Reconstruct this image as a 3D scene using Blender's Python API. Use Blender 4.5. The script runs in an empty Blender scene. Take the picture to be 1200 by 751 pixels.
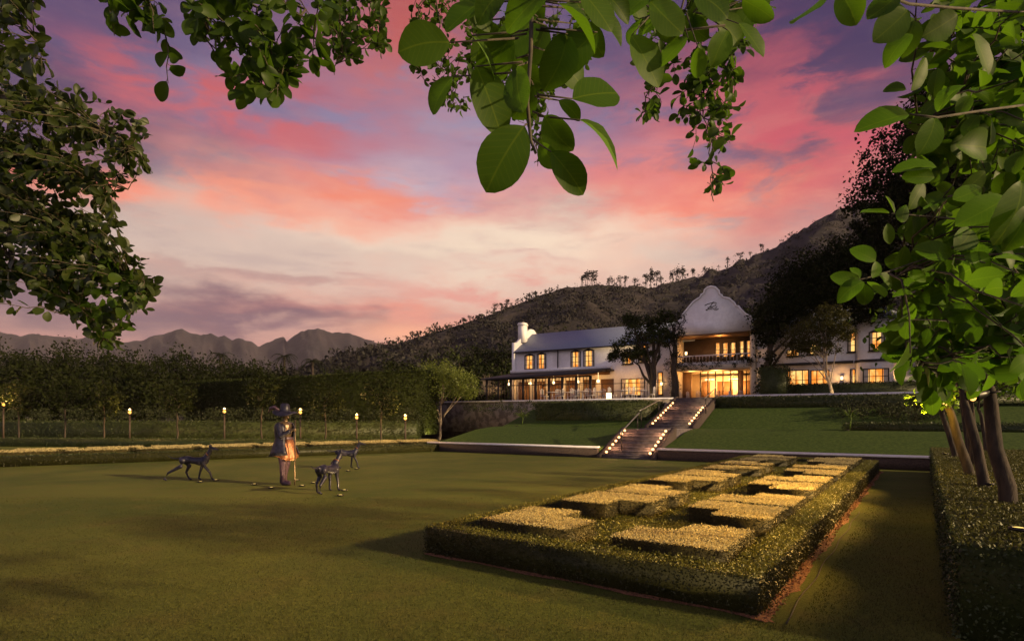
import bpy, math, random
import numpy as np
from mathutils import Vector, Matrix

R_ = math.radians
scn = bpy.context.scene
COL = scn.collection
F_PX, HOR, EYE = 667.0, 488.0, 1.7
HAZE = .00007
KL = .42          # lamps are set for the exposure above
YAW = R_(31.2)
FW = np.array([-math.sin(YAW), math.cos(YAW), 0.0])
RT = np.array([math.cos(YAW), math.sin(YAW), 0.0])

# ------------------------------------------------------------------ camera
cam = bpy.data.cameras.new('camera')
cam.sensor_width = 36.0
cam.lens = F_PX / 1200 * 36
cam.shift_y = (HOR - 375.5) / 1200
cam.clip_start = 0.05
cam.clip_end = 8000
camo = bpy.data.objects.new('camera', cam)
camo.location = (0, 0, EYE)
camo.rotation_euler = (R_(90), 0, YAW)
COL.objects.link(camo)
scn.camera = camo

# ------------------------------------------------------------------ exposure
vs = scn.view_settings
vs.view_transform = 'Standard'
vs.look = 'None'
vs.exposure = 1.3
vs.gamma = 1.0
scn.cycles.use_denoising = True
scn.cycles.max_bounces = 8
scn.cycles.transparent_max_bounces = 4
scn.cycles.volume_bounces = 0
scn.cycles.sample_clamp_indirect = 4.0


def lin(r, g, b, a=1.0):
    def c(v):
        v /= 255.0
        return v / 12.92 if v <= 0.04045 else ((v + 0.055) / 1.055) ** 2.4
    return (c(r), c(g), c(b), a)


# ------------------------------------------------------------------ sun
SUN_AZ = R_(14)      # from the garden's right-hand side, a little beyond
SUN_EL = R_(17)
GA = R_(4.65)
sd = np.array([math.cos(SUN_AZ) * math.cos(-GA) - math.sin(SUN_AZ) * math.sin(-GA),
               math.cos(SUN_AZ) * math.sin(-GA) + math.sin(SUN_AZ) * math.cos(-GA)])
sun_dir = Vector((sd[0] * math.cos(SUN_EL), sd[1] * math.cos(SUN_EL), math.sin(SUN_EL)))
sl = bpy.data.lights.new('sun', 'SUN')
sl.energy = 2.9
sl.angle = R_(1.2)
sl.color = (1.0, 0.72, 0.36)
so = bpy.data.objects.new('sun', sl)
so.rotation_euler = sun_dir.to_track_quat('Z', 'Y').to_euler()
so.location = (30, 20, 20)
COL.objects.link(so)

# ------------------------------------------------------------------ sky
world = bpy.data.worlds.new('World')
scn.world = world
world.use_nodes = True
wt = world.node_tree
wt.nodes.clear()


class NT:
    def __init__(s, t):
        s.t = t

    def n(s, typ, **kw):
        nd = s.t.nodes.new(typ)
        for k, v in kw.items():
            setattr(nd, k, v)
        return nd

    def put(s, sock, v):
        if isinstance(v, bpy.types.NodeSocket):
            s.t.links.new(v, sock)
        elif v is not None:
            sock.default_value = v

    def m(s, op, a, b=None, c=None, clamp=False):
        nd = s.n('ShaderNodeMath', operation=op)
        nd.use_clamp = clamp
        for i, v in enumerate((a, b, c)):
            s.put(nd.inputs[i], v)
        return nd.outputs[0]

    def vec(s, x, y, z):
        nd = s.n('ShaderNodeCombineXYZ')
        for i, v in enumerate((x, y, z)):
            s.put(nd.inputs[i], v)
        return nd.outputs[0]

    def noise(s, v, scale, detail=4, rough=.55, dist=0.0, dim='3D'):
        nd = s.n('ShaderNodeTexNoise')
        nd.noise_dimensions = dim
        s.put(nd.inputs['Vector'], v)
        nd.inputs['Scale'].default_value = scale
        nd.inputs['Detail'].default_value = detail
        nd.inputs['Roughness'].default_value = rough
        nd.inputs['Distortion'].default_value = dist
        return nd.outputs[0]

    def ramp(s, fac, stops, interp='LINEAR'):
        nd = s.n('ShaderNodeValToRGB')
        cr = nd.color_ramp
        cr.interpolation = interp
        while len(cr.elements) < len(stops):
            cr.elements.new(0.5)
        for e, (p, c) in zip(cr.elements, stops):
            e.position = p
            e.color = c if len(c) == 4 else (*c, 1)
        s.put(nd.inputs[0], fac)
        return nd.outputs[0]

    def mix(s, fac, a, b, mode='MIX'):
        nd = s.n('ShaderNodeMix', data_type='RGBA', blend_type=mode)
        s.put(nd.inputs[0], fac)
        s.put(nd.inputs[6], a)
        s.put(nd.inputs[7], b)
        return nd.outputs[2]

    def step(s, v, lo, hi):
        nd = s.n('ShaderNodeMapRange', interpolation_type='SMOOTHSTEP')
        s.put(nd.inputs[0], v)
        nd.inputs[1].default_value = lo
        nd.inputs[2].default_value = hi
        return nd.outputs[0]


w = NT(wt)
tc = w.n('ShaderNodeTexCoord').outputs['Generated']
sx = w.n('ShaderNodeSeparateXYZ')
wt.links.new(tc, sx.inputs[0])
x_, y_, z_ = sx.outputs
fr = w.m('ADD', w.m('MULTIPLY', x_, float(RT[0])), w.m('MULTIPLY', y_, float(RT[1])))
ff = w.m('ADD', w.m('MULTIPLY', x_, float(FW[0])), w.m('MULTIPLY', y_, float(FW[1])))
az = w.m('ARCTAN2', fr, ff)
el = w.m('ARCSINE', z_)
v1 = w.vec(w.m('MULTIPLY', az, 2.2), w.m('MULTIPLY', el, 5.0), 1.7)
n1 = w.noise(v1, 1.6, 6, .56)
n2 = w.noise(w.vec(w.m('MULTIPLY', az, 2.0), w.m('MULTIPLY', el, 5.5), 7.3), 1.5, 6, .56)
n3 = w.noise(w.vec(w.m('MULTIPLY', az, 3.0), w.m('MULTIPLY', el, 9.0), 12.1), 2.2, 8, .6, .35)
n4 = w.noise(w.vec(w.m('MULTIPLY', az, 4.5), w.m('MULTIPLY', el, 26.0), 22.1), 1.3, 7, .62, .25)
n5 = w.noise(w.vec(w.m('MULTIPLY', az, 7.0), w.m('MULTIPLY', el, 19.0), 31.0), 1.5, 7, .62)
azw = w.m('ADD', w.m('ADD', az, w.m('MULTIPLY', w.m('SUBTRACT', n1, .5), .42)), w.m('MULTIPLY', w.m('SUBTRACT', n5, .5), .16))
elw = w.m('ADD', w.m('ADD', el, w.m('MULTIPLY', w.m('SUBTRACT', n2, .5), .20)), w.m('MULTIPLY', w.m('SUBTRACT', n5, .5), .075))
D90 = 90.0
sky = w.ramp(w.m('DIVIDE', w.m('ADD', el, w.m('MULTIPLY', w.m('SUBTRACT', n2, .5), .10)), math.pi / 2), [
    (0.0, lin(190, 128, 126)), (6 / D90, lin(214, 150, 138)), (10 / D90, lin(228, 180, 160)), (14 / D90, lin(226, 190, 174)),
    (18 / D90, lin(208, 170, 170)), (23 / D90, lin(180, 140, 160)), (28 / D90, lin(150, 116, 152)), (36 / D90, lin(112, 84, 128)),
    (55 / D90, lin(96, 86, 128)), (1.0, lin(92, 86, 124))])


def AE(px, py):
    a = math.atan((px - 600) / F_PX)
    return a, math.atan((HOR - py) / F_PX * math.cos(a)), math.cos(a)


def blob(col, px, py, rx, ry, c, k=1.0, tex=None, warp=True):
    a0, e0, ca = AE(px, py)
    sa, se = rx / F_PX * ca * ca, ry / F_PX * ca
    da = w.m('DIVIDE', w.m('SUBTRACT', azw if warp else az, a0), sa)
    de = w.m('DIVIDE', w.m('SUBTRACT', elw if warp else el, e0), se)
    q = w.m('ADD', w.m('MULTIPLY', da, da), w.m('MULTIPLY', de, de))
    g = w.m('MULTIPLY', w.m('EXPONENT', w.m('MULTIPLY', q, -1.0)), k)
    if tex is not None:
        g = w.m('MULTIPLY', g, tex)
    return w.mix(w.m('MINIMUM', g, 1.0), col, c)


t3 = w.step(n3, .43, .58)
t3b = w.step(n3, .30, .52)
t4 = w.step(n4, .38, .60)
sky = blob(sky, 30, 150, 290, 180, lin(68, 48, 88), .97)
sky = blob(sky, 150, 40, 330, 70, lin(84, 58, 106), .85)
sky = blob(sky, 20, 310, 220, 100, lin(110, 82, 102), .9)
sky = blob(sky, 1010, 40, 330, 200, lin(72, 50, 90), .97)
sky = blob(sky, 985, 240, 120, 90, lin(150, 98, 122), .6)
sky = blob(sky, 520, 150, 170, 90, lin(172, 166, 196), 1.0)
sky = blob(sky, 500, 195, 100, 45, lin(206, 196, 208), .85)
sky = blob(sky, 420, 130, 200, 55, lin(156, 138, 172), .8)
sky = blob(sky, 250, 115, 130, 46, lin(232, 92, 84), 1.0, t3)
sky = blob(sky, 330, 150, 120, 30, lin(214, 110, 116), .9, t3b)
sky = blob(sky, 480, 40, 110, 70, lin(248, 112, 82), .95, t3b)
sky = blob(sky, 300, 240, 320, 17, lin(255, 108, 66), 1.0, t3b)
sky = blob(sky, 240, 238, 170, 9, lin(255, 96, 50), 1.0, None, False)
sky = blob(sky, 420, 232, 120, 8, lin(255, 128, 84), .9, t4, False)
sky = blob(sky, 430, 226, 170, 20, lin(248, 118, 88), .9, t3b)
sky = blob(sky, 800, 235, 190, 58, lin(255, 118, 88), 1.0, t3b)
sky = blob(sky, 850, 120, 130, 50, lin(230, 104, 104), .75, t3)
sky = blob(sky, 740, 185, 110, 40, lin(246, 140, 134), .8, t3)
sky = blob(sky, 900, 170, 110, 50, lin(220, 92, 104), .9, t3)
sky = blob(sky, 620, 262, 70, 16, lin(166, 118, 128), .85, t3b)
sky = blob(sky, 580, 250, 60, 14, lin(216, 130, 132), .6, t4)
sky = blob(sky, 560, 292, 300, 42, lin(255, 228, 200), 1.0)
sky = blob(sky, 300, 288, 260, 34, lin(214, 186, 172), .95)
sky = blob(sky, 345, 326, 120, 9, lin(176, 136, 134), .85, t4)
sky = blob(sky, 600, 306, 90, 8, lin(206, 158, 154), .7, t4)
sky = blob(sky, 575, 342, 110, 20, lin(232, 148, 136), .8, t3)
sky = blob(sky, 300, 374, 200, 22, lin(124, 84, 100), 1.0, t3b)
sky = blob(sky, 120, 362, 180, 34, lin(116, 84, 104), .9)
sky = blob(sky, 410, 368, 110, 13, lin(168, 104, 110), .9, t4)
sky = blob(sky, 440, 350, 130, 14, lin(228, 168, 152), .7, t4)
sky = blob(sky, 480, 390, 60, 14, lin(255, 176, 140), .95, None, False)
sky = blob(sky, 500, 366, 70, 14, lin(240, 150, 130), .8, t3b)
# fine streaks inside every cloud
sky = w.mix(w.m('MULTIPLY', w.step(n4, .50, .72), .12), sky, lin(252, 178, 150))
sky = w.mix(w.m('MULTIPLY', w.step(n4, .48, .28), .16), sky, lin(110, 84, 118))
back = w.step(ff, .15, -.55)      # the half of the dusk sky behind the camera: pale afterglow
sky = w.mix(w.m('MULTIPLY', back, .9), sky, lin(222, 210, 224))
sky = w.mix(w.step(z_, .0, -.05), sky, (0.02, 0.018, 0.014, 1))
hi = w.step(el, R_(16), R_(40))
sky = w.mix(w.m('MULTIPLY', hi, .55), sky, lin(58, 44, 84))
nish = w.n('ShaderNodeTexSky')
nish.sky_type = 'NISHITA'
nish.sun_disc = False
nish.sun_elevation = R_(2)
nish.sun_rotation = math.atan2(sun_dir.x, sun_dir.y)
bg1 = w.n('ShaderNodeBackground')
wt.links.new(sky, bg1.inputs[0])
bg1.inputs[1].default_value = .40
bg2 = w.n('ShaderNodeBackground')
wt.links.new(nish.outputs[0], bg2.inputs[0])
bg2.inputs[1].default_value = 0.01
ad = w.n('ShaderNodeAddShader')
wt.links.new(bg1.outputs[0], ad.inputs[0])
wt.links.new(bg2.outputs[0], ad.inputs[1])
wo = w.n('ShaderNodeOutputWorld')
wt.links.new(ad.outputs[0], wo.inputs[0])


# ------------------------------------------------------------------ helpers
def W(px, py, D):
    p = D * (FW + (px - 600) / F_PX * RT)
    p = p.copy()
    p[2] = EYE + (HOR - py) / F_PX * D
    return p


def PY(px, py, Y):
    return W(px, py, Y / (FW[1] + (px - 600) / F_PX * RT[1]))


def PZ(px, py, z=0.0):
    return W(px, py, (EYE - z) * F_PX / (py - HOR))


def G(u, v, z=0.0):       # garden axes (flower bed) -> world
    return np.array([u * math.cos(GA) + v * math.sin(GA), -u * math.sin(GA) + v * math.cos(GA), z])


class MB:
    def __init__(s):
        s.v, s.f, s.n, s.uv = [], [], 0, []

    def add(s, v, f):
        v = np.asarray(v, float).reshape(-1, 3)
        f = np.asarray(f, int)
        s.v.append(v)
        s.f.append(f + s.n)
        s.n += len(v)

    def addmixed(s, v, faces):
        v = np.asarray(v, float).reshape(-1, 3)
        s.v.append(v)
        for q in faces:
            s.f.append(np.asarray([q], int) + s.n)
        s.n += len(v)

    def box(s, x0, x1, y0, y1, z0, z1):
        v = [(x, y, z) for z in (z0, z1) for y in (y0, y1) for x in (x0, x1)]
        s.add(v, [(0, 2, 3, 1), (4, 5, 7, 6), (0, 1, 5, 4), (1, 3, 7, 5), (3, 2, 6, 7), (2, 0, 4, 6)])

    def obox(s, c, ax, ay, hx, hy, z0, z1):
        c, ax, ay = (np.array(q, float) for q in (c, ax, ay))
        v = []
        for z in (z0, z1):
            for sy in (-1, 1):
                for sx_ in (-1, 1):
                    p = c + ax * hx * sx_ + ay * hy * sy
                    v.append((p[0], p[1], z))
        s.add(v, [(0, 2, 3, 1), (4, 5, 7, 6), (0, 1, 5, 4), (1, 3, 7, 5), (3, 2, 6, 7), (2, 0, 4, 6)])

    def prism(s, poly, z0, z1):
        n = len(poly)
        v = [(p[0], p[1], z0) for p in poly] + [(p[0], p[1], z1) for p in poly]
        fs = [tuple(range(n))[::-1], tuple(range(n, 2 * n))]
        fs += [(i, (i + 1) % n, n + (i + 1) % n, n + i) for i in range(n)]
        s.addmixed(v, fs)

    def xz(s, poly, y0, y1):                # polygon in the XZ plane given depth along Y
        n = len(poly)
        v = [(p[0], y0, p[1]) for p in poly] + [(p[0], y1, p[1]) for p in poly]
        fs = [tuple(range(n)), tuple(range(n, 2 * n))[::-1]]
        fs += [(i, n + i, n + (i + 1) % n, (i + 1) % n) for i in range(n)]
        s.addmixed(v, fs)

    def tube(s, pts, rad, k=8, cap=True):
        pts = [np.asarray(p, float) for p in pts]
        if not hasattr(rad, '__len__'):
            rad = [rad] * len(pts)
        V = []
        for i, p in enumerate(pts):
            a = pts[max(i - 1, 0)]
            b = pts[min(i + 1, len(pts) - 1)]
            t = b - a
            t = t / (np.linalg.norm(t) + 1e-9)
            h = np.array([0, 0, 1.0]) if abs(t[2]) < .9 else np.array([1.0, 0, 0])
            e1 = np.cross(t, h)
            e1 /= np.linalg.norm(e1)
            e2 = np.cross(t, e1)
            for j in range(k):
                an = 2 * math.pi * j / k
                V.append(p + rad[i] * (e1 * math.cos(an) + e2 * math.sin(an)))
        fs = []
        for i in range(len(pts) - 1):
            for j in range(k):
                fs.append((i * k + j, i * k + (j + 1) % k, (i + 1) * k + (j + 1) % k, (i + 1) * k + j))
        m = len(V)
        if cap:
            V.append(pts[0])
            V.append(pts[-1])
            tri = [(m, (j + 1) % k, j) for j in range(k)] + [(m + 1, (len(pts) - 1) * k + j, (len(pts) - 1) * k + (j + 1) % k) for j in range(k)]
            s.addmixed(V, [])
            base = s.n - len(V)
            s.f.append(np.array(fs) + base)
            s.f.append(np.array(tri) + base)
        else:
            s.add(V, fs)

    def lathe(s, c, prof, k=14):
        V, fs = [], []
        for (r, z) in prof:
            for j in range(k):
                a = 2 * math.pi * j / k
                V.append((c[0] + r * math.cos(a), c[1] + r * math.sin(a), c[2] + z))
        for i in range(len(prof) - 1):
            for j in range(k):
                fs.append((i * k + j, i * k + (j + 1) % k, (i + 1) * k + (j + 1) % k, (i + 1) * k + j))
        s.add(V, fs)

    def build(s, name, mat, parent=None, smooth=False, kind=None, loc=None):
        me = bpy.data.meshes.new(name)
        V = np.concatenate(s.v) if s.v else np.zeros((0, 3))
        if loc is not None:
            V = V - np.asarray(loc, float)
        me.vertices.add(len(V))
        me.vertices.foreach_set('co', V.astype(np.float32).ravel())
        li = np.concatenate([f.ravel() for f in s.f]).astype(np.int32)
        lt = np.concatenate([np.full(len(f), f.shape[1]) for f in s.f]).astype(np.int32)
        ls = np.concatenate([[0], np.cumsum(lt)[:-1]]).astype(np.int32)
        me.loops.add(len(li))
        me.loops.foreach_set('vertex_index', li)
        me.polygons.add(len(lt))
        me.polygons.foreach_set('loop_start', ls)
        me.polygons.foreach_set('loop_total', lt)
        if s.uv:
            uv = np.concatenate(s.uv)
            L = me.uv_layers.new(name='UVMap')
            L.data.foreach_set('uv', uv[li].astype(np.float32).ravel())
        me.update(calc_edges=True)
        me.validate()
        if smooth:
            me.polygons.foreach_set('use_smooth', np.ones(len(lt), bool))
        me.materials.append(mat)
        o = bpy.data.objects.new(name, me)
        COL.objects.link(o)
        if loc is not None:
            o.location = loc
        if parent is not None:
            o.parent = parent
        if kind:
            o['kind'] = kind
        return o


def tag(o, label=None, cat=None, group=None):
    if label:
        o['label'] = label
    if cat:
        o['category'] = cat
    if group:
        o['group'] = group
    return o


def empty(name, loc, label, cat, group=None, rz=0.0):
    o = bpy.data.objects.new(name, None)
    o.location = tuple(float(q) for q in loc)
    o.rotation_euler = (0, 0, rz)
    o.empty_display_size = .2
    COL.objects.link(o)
    return tag(o, label, cat, group)


def bl(mb, name, mat, root, **kw):          # part given in world coordinates under an unrotated root
    o = mb.build(name, mat, None, **kw)
    o.parent = root
    l = root
    off = Vector((0, 0, 0))
    while l is not None:
        off += l.location
        l = l.parent
    o.data.transform(Matrix.Translation(-off))
    return o


def dup(root, label=None):
    r = root.copy()
    COL.objects.link(r)
    if label:
        r['label'] = label
    for ch in list(root.children):
        c = ch.copy()
        COL.objects.link(c)
        c.parent = r
        for g in ch.children:
            d = g.copy()
            COL.objects.link(d)
            d.parent = c
    return r


ORD = ['nearest', 'second', 'third', 'fourth', 'fifth', 'sixth', 'seventh', 'eighth', 'ninth', 'tenth', 'eleventh', 'twelfth', 'thirteenth',
       'fourteenth', 'fifteenth', 'sixteenth', 'seventeenth', 'eighteenth', 'nineteenth', 'twentieth']


def nth(i):
    return 'first' if i == 0 else ORD[i] if i < 20 else '%d%s' % (i + 1, {1: 'st', 2: 'nd', 3: 'rd'}.get((i + 1) % 10, 'th'))


# ------------------------------------------------------------------ materials
def newmat(name):
    m = bpy.data.materials.new(name)
    m.use_nodes = True
    m.node_tree.nodes.clear()
    t = NT(m.node_tree)
    out = t.n('ShaderNodeOutputMaterial')
    return m, t, out


def solid(name, c1, c2=None, scale=6.0, rough=.7, bump=.2, metal=0.0, stretch=(1, 1, 1), detail=6, bdist=.02, contrast=(.35, .65), spec=.4, big=None):
    m, t, out = newmat(name)
    p = t.n('ShaderNodeBsdfPrincipled')
    co = t.n('ShaderNodeTexCoord').outputs['Object']
    mp = t.n('ShaderNodeMapping')
    mp.inputs['Scale'].default_value = stretch
    t.t.links.new(co, mp.inputs[0])
    n = t.noise(mp.outputs[0], scale, detail, .6)
    c = t.mix(t.step(n, *contrast), (*c1, 1), (*(c2 or c1), 1))
    if big:
        nb = t.noise(mp.outputs[0], scale * .11, 3, .5)
        c = t.mix(t.m('MULTIPLY', t.step(nb, .4, .65), .8), c, (*big, 1))
    t.put(p.inputs['Base Color'], c)
    p.inputs['Roughness'].default_value = rough
    p.inputs['Metallic'].default_value = metal
    p.inputs['Specular IOR Level'].default_value = spec
    if bump:
        b = t.n('ShaderNodeBump')
        b.inputs['Strength'].default_value = bump
        b.inputs['Distance'].default_value = bdist
        t.t.links.new(n, b.inputs['Height'])
        t.t.links.new(b.outputs[0], p.inputs['Normal'])
    t.t.links.new(p.outputs[0], out.inputs[0])
    return m


def leafmat(name, c1, c2, trans=.35, rough=.5, tcol=None, vein=False, spec=.3, scale=1.5):
    m, t, out = newmat(name)
    g = t.n('ShaderNodeNewGeometry')
    rnd = g.outputs['Random Per Island']
    co = t.n('ShaderNodeTexCoord').outputs['Object']
    n = t.noise(co, scale, 3, .5)
    f = t.m('ADD', t.m('MULTIPLY', rnd, .65), t.m('MULTIPLY', n, .45), clamp=True)
    c = t.mix(f, (*c1, 1), (*c2, 1))
    if vein:
        uv = t.n('ShaderNodeUVMap').outputs[0]
        s = t.n('ShaderNodeSeparateXYZ')
        t.t.links.new(uv, s.inputs[0])
        av = t.m('ABSOLUTE', t.m('SUBTRACT', s.outputs[1], .5))
        mid = t.step(av, .028, .008)
        sv = t.m('SINE', t.m('MULTIPLY', t.m('SUBTRACT', s.outputs[0], t.m('MULTIPLY', av, .55)), 62.0))
        side = t.m('MULTIPLY', t.step(sv, .86, 1.0), .45)
        k = t.m('MULTIPLY', t.m('MAXIMUM', mid, side), .55)
        c = t.mix(k, c, (min(1, c2[0] * 1.9 + .01), min(1, c2[1] * 1.5), c2[2] * 1.5, 1))
        blot = t.noise(co, 60.0, 4, .6)
        c = t.mix(t.m('MULTIPLY', t.step(blot, .6, .75), .35), c, (c1[0] * .9, c1[1] * .6, c1[2] * .5, 1))
    p = t.n('ShaderNodeBsdfPrincipled')
    t.put(p.inputs['Base Color'], c)
    p.inputs['Roughness'].default_value = rough
    p.inputs['Specular IOR Level'].default_value = spec
    tr = t.n('ShaderNodeBsdfTranslucent')
    if tcol:
        t.put(tr.inputs[0], t.mix(.6, c, (*tcol, 1)))
    else:
        t.put(tr.inputs[0], c)
    mx = t.n('ShaderNodeMixShader')
    mx.inputs[0].default_value = trans
    t.t.links.new(p.outputs[0], mx.inputs[1])
    t.t.links.new(tr.outputs[0], mx.inputs[2])
    t.t.links.new(mx.outputs[0], out.inputs[0])
    return m


def emit(name, c1, c2, strength, scale=3.0, stretch=(1, 1, 1), contrast=(.35, .65)):
    m, t, out = newmat(name)
    co = t.n('ShaderNodeTexCoord').outputs['Object']
    mp = t.n('ShaderNodeMapping')
    mp.inputs['Scale'].default_value = stretch
    t.t.links.new(co, mp.inputs[0])
    n = t.noise(mp.outputs[0], scale, 3, .5)
    c = t.mix(t.step(n, *contrast), (*c1, 1), (*c2, 1))
    e = t.n('ShaderNodeEmission')
    t.put(e.inputs[0], c)
    e.inputs[1].default_value = strength * KL
    t.t.links.new(e.outputs[0], out.inputs[0])
    return m


def lawn_material():
    m, t, out = newmat('mown_grass')
    p = t.n('ShaderNodeBsdfPrincipled')
    co = t.n('ShaderNodeTexCoord').outputs['Object']
    big = t.noise(co, .22, 5, .6, .4)
    mid = t.noise(co, 1.7, 5, .6)
    fine = t.noise(co, 34.0, 6, .7)
    vf = t.noise(co, 150.0, 3, .7)
    c = t.mix(t.step(big, .35, .65), (.058, .078, .010, 1), (.118, .124, .019, 1))
    c = t.mix(t.m('MULTIPLY', t.step(mid, .45, .72), .5), c, (.125, .100, .024, 1))
    c = t.mix(t.m('MULTIPLY', t.step(fine, .42, .66), .6), c, (.040, .050, .008, 1))
    c = t.mix(t.m('MULTIPLY', t.step(vf, .55, .75), .45), c, (.15, .13, .035, 1))
    t.put(p.inputs['Base Color'], c)
    p.inputs['Roughness'].default_value = .85
    p.inputs['Specular IOR Level'].default_value = .15
    b = t.n('ShaderNodeBump')
    b.inputs['Strength'].default_value = .9
    b.inputs['Distance'].default_value = .02
    t.put(b.inputs['Height'], t.m('ADD', fine, t.m('MULTIPLY', vf, .5)))
    t.t.links.new(b.outputs[0], p.inputs['Normal'])
    t.t.links.new(p.outputs[0], out.inputs[0])
    return m


M = {}
M['lawn'] = lawn_material()
M['blade'] = leafmat('grass_blade', (.022, .032, .005), (.082, .080, .014), .3, .7)
M['bank'] = solid('bank_grass', (.024, .048, .007), (.058, .090, .016), 9, .9, .5, bdist=.03, spec=.1)
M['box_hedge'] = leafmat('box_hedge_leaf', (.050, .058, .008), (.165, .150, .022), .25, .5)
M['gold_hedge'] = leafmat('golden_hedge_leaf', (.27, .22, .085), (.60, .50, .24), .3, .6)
M['box_shaded'] = leafmat('box_hedge_shaded_leaf', (.010, .013, .003), (.052, .050, .011), .2, .5)  # border hedge sides: box leaf darkened to stand for shade
M['gold_shaded'] = leafmat('hedge_shaded_leaf', (.010, .011, .003), (.075, .060, .014), .25, .55)  # block sides coloured dark as if in shade, against bright golden tops
M['hedge_top_lit'] = leafmat('hedge_top_lit_leaf', (.030, .036, .007), (.110, .105, .020), .25, .5)  # lamplight on the broad hedge put into a lighter top colour
M['bright_leaf'] = leafmat('bright_tree_leaf', (.055, .085, .012), (.17, .20, .035), .35, .5)
M['leaf_gold'] = leafmat('olive_gold_leaf', (.014, .017, .004), (.060, .056, .012), .25, .6, spec=.1)
M['shade_leaf'] = leafmat('shaded_glossy_leaf', (.008, .014, .003), (.036, .050, .008), .3, .45, (.07, .13, .010))  # shade-darkened copy of the small glossy leaf
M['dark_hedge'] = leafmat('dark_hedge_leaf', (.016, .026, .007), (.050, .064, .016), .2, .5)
M['olive_leaf'] = leafmat('olive_leaf', (.010, .016, .004), (.038, .048, .011), .22, .65, spec=.08)
M['dark_leaf'] = leafmat('dark_tree_leaf', (.005, .008, .002), (.020, .025, .006), .15, .7, spec=.06)
M['mid_leaf'] = leafmat('mid_tree_leaf', (.030, .050, .010), (.095, .125, .026), .3, .5)
M['grey_leaf'] = leafmat('grey_shrub_leaf', (.018, .024, .010), (.052, .060, .028), .2, .7, spec=.1)
M['fruit_leaf'] = leafmat('glossy_leaf', (.014, .036, .003), (.064, .122, .008), .5, .5, (.13, .28, .008), True, spec=.16)
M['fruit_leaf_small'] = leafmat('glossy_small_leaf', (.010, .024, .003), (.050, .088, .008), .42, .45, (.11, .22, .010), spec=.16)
M['bark'] = solid('bark', (.020, .014, .010), (.052, .036, .025), 14, .9, .9, stretch=(1, 1, .25), bdist=.02)
M['pale_bark'] = solid('pale_bark', (.14, .10, .075), (.30, .24, .19), 10, .85, .6, stretch=(1, 1, .3), bdist=.02)
M['twig'] = solid('twig', (.030, .024, .014), (.075, .058, .036), 30, .8, .3, bdist=.003)
M['plaster'] = solid('white_plaster', (.72, .69, .70), (.80, .77, .78), 5, .85, .15, bdist=.01, big=(.58, .54, .54))
M['cream'] = solid('cream_plaster', (.56, .47, .36), (.64, .54, .43), 3, .85, .12)
M['slate'] = solid('slate_roof', (.13, .155, .24), (.20, .235, .34), 14, .6, .5, stretch=(1, 1, 3), bdist=.02)
M['slate2'] = solid('dark_eave', (.02, .018, .018), (.035, .03, .03), 10, .7, .1)
M['frame'] = solid('dark_window_frame', (.014, .010, .009), (.03, .022, .018), 10, .5, .1)
M['wood'] = solid('warm_timber', (.12, .060, .028), (.20, .105, .050), 6, .6, .3, stretch=(6, 6, .6), bdist=.01)
M['darkwood'] = solid('dark_timber', (.040, .024, .016), (.07, .042, .028), 6, .6, .3, stretch=(6, 6, .6), bdist=.01)
M['stone'] = solid('stone_paving', (.060, .048, .054), (.115, .092, .098), 5, .85, .4, bdist=.02)
M['cap'] = solid('white_coping', (.62, .60, .64), (.74, .72, .76), 8, .6, .15, bdist=.01)
M['brick'] = solid('dark_brick', (.030, .020, .018), (.065, .043, .036), 16, .9, .6, stretch=(1, 1, 3), bdist=.02)
M['rubble'] = solid('rubble_stone', (.10, .085, .075), (.22, .19, .17), 2.6, .9, .9, bdist=.08, contrast=(.42, .58))
M['soil'] = solid('red_soil', (.10, .040, .020), (.26, .11, .055), 30, .95, .8, bdist=.02)
M['metal'] = solid('dark_metal', (.02, .018, .018), (.04, .036, .034), 10, .4, .05, metal=.8)
M['steel'] = solid('pale_rail_metal', (.16, .15, .15), (.26, .24, .24), 10, .35, .05, metal=.6)
M['white_metal'] = solid('white_garden_metal', (.50, .46, .45), (.6, .55, .54), 10, .5, .05)
M['bronze'] = solid('bronze', (.06, .042, .032), (.13, .085, .055), 12, .4, .3, metal=.6, bdist=.01)
M['blue_patina'] = solid('blue_black_patina', (.006, .006, .014), (.024, .022, .046), 16, .45, .3, metal=.3, bdist=.008)
M['purple_patina'] = solid('purple_patina', (.030, .016, .030), (.080, .044, .068), 22, .45, .5, metal=.3, bdist=.01)
M['copper'] = solid('copper_tunic', (.14, .050, .022), (.32, .13, .060), 26, .45, .6, metal=.4, bdist=.012)
M['glow'] = emit('lit_window', (.80, .20, .020), (1.0, .58, .16), 1.2, 1.9, (1.6, 1, .8))
M['glow2'] = emit('lit_window_bright', (.90, .25, .03), (1.0, .60, .18), 1.3, 1.7, (1.4, 1, .7))
M['bulb'] = emit('warm_bulb', (1.0, .40, .06), (1.0, .50, .12), 2.6)
M['bulb_soft'] = emit('warm_bulb_soft', (1.0, .60, .24), (1.0, .72, .36), 5.0)
M['stairbulb'] = emit('stair_bulb', (1.0, .42, .14), (1.0, .52, .22), 5.0)
M['coolbulb'] = emit('cool_bulb', (.9, .85, .8), (1, .95, .9), 6.0)
M['spotglass'] = emit('spot_glass', (1.0, .62, .14), (1.0, .74, .24), 1.5)
M['mount'] = solid('mountain_rock', (.006, .005, .010), (.018, .013, .019), .012, .95, .6, bdist=12, detail=10, contrast=(.4, .6))
M['hill'] = solid('hill_scrub', (.011, .0085, .009), (.032, .024, .023), .07, .95, .8, bdist=1.5, detail=10, contrast=(.38, .62), big=(.016, .012, .010))
M['scrub'] = leafmat('scrub_leaf', (.008, .0085, .007), (.026, .023, .018), .15, .7, scale=.05)

rng = np.random.default_rng(7)


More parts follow.
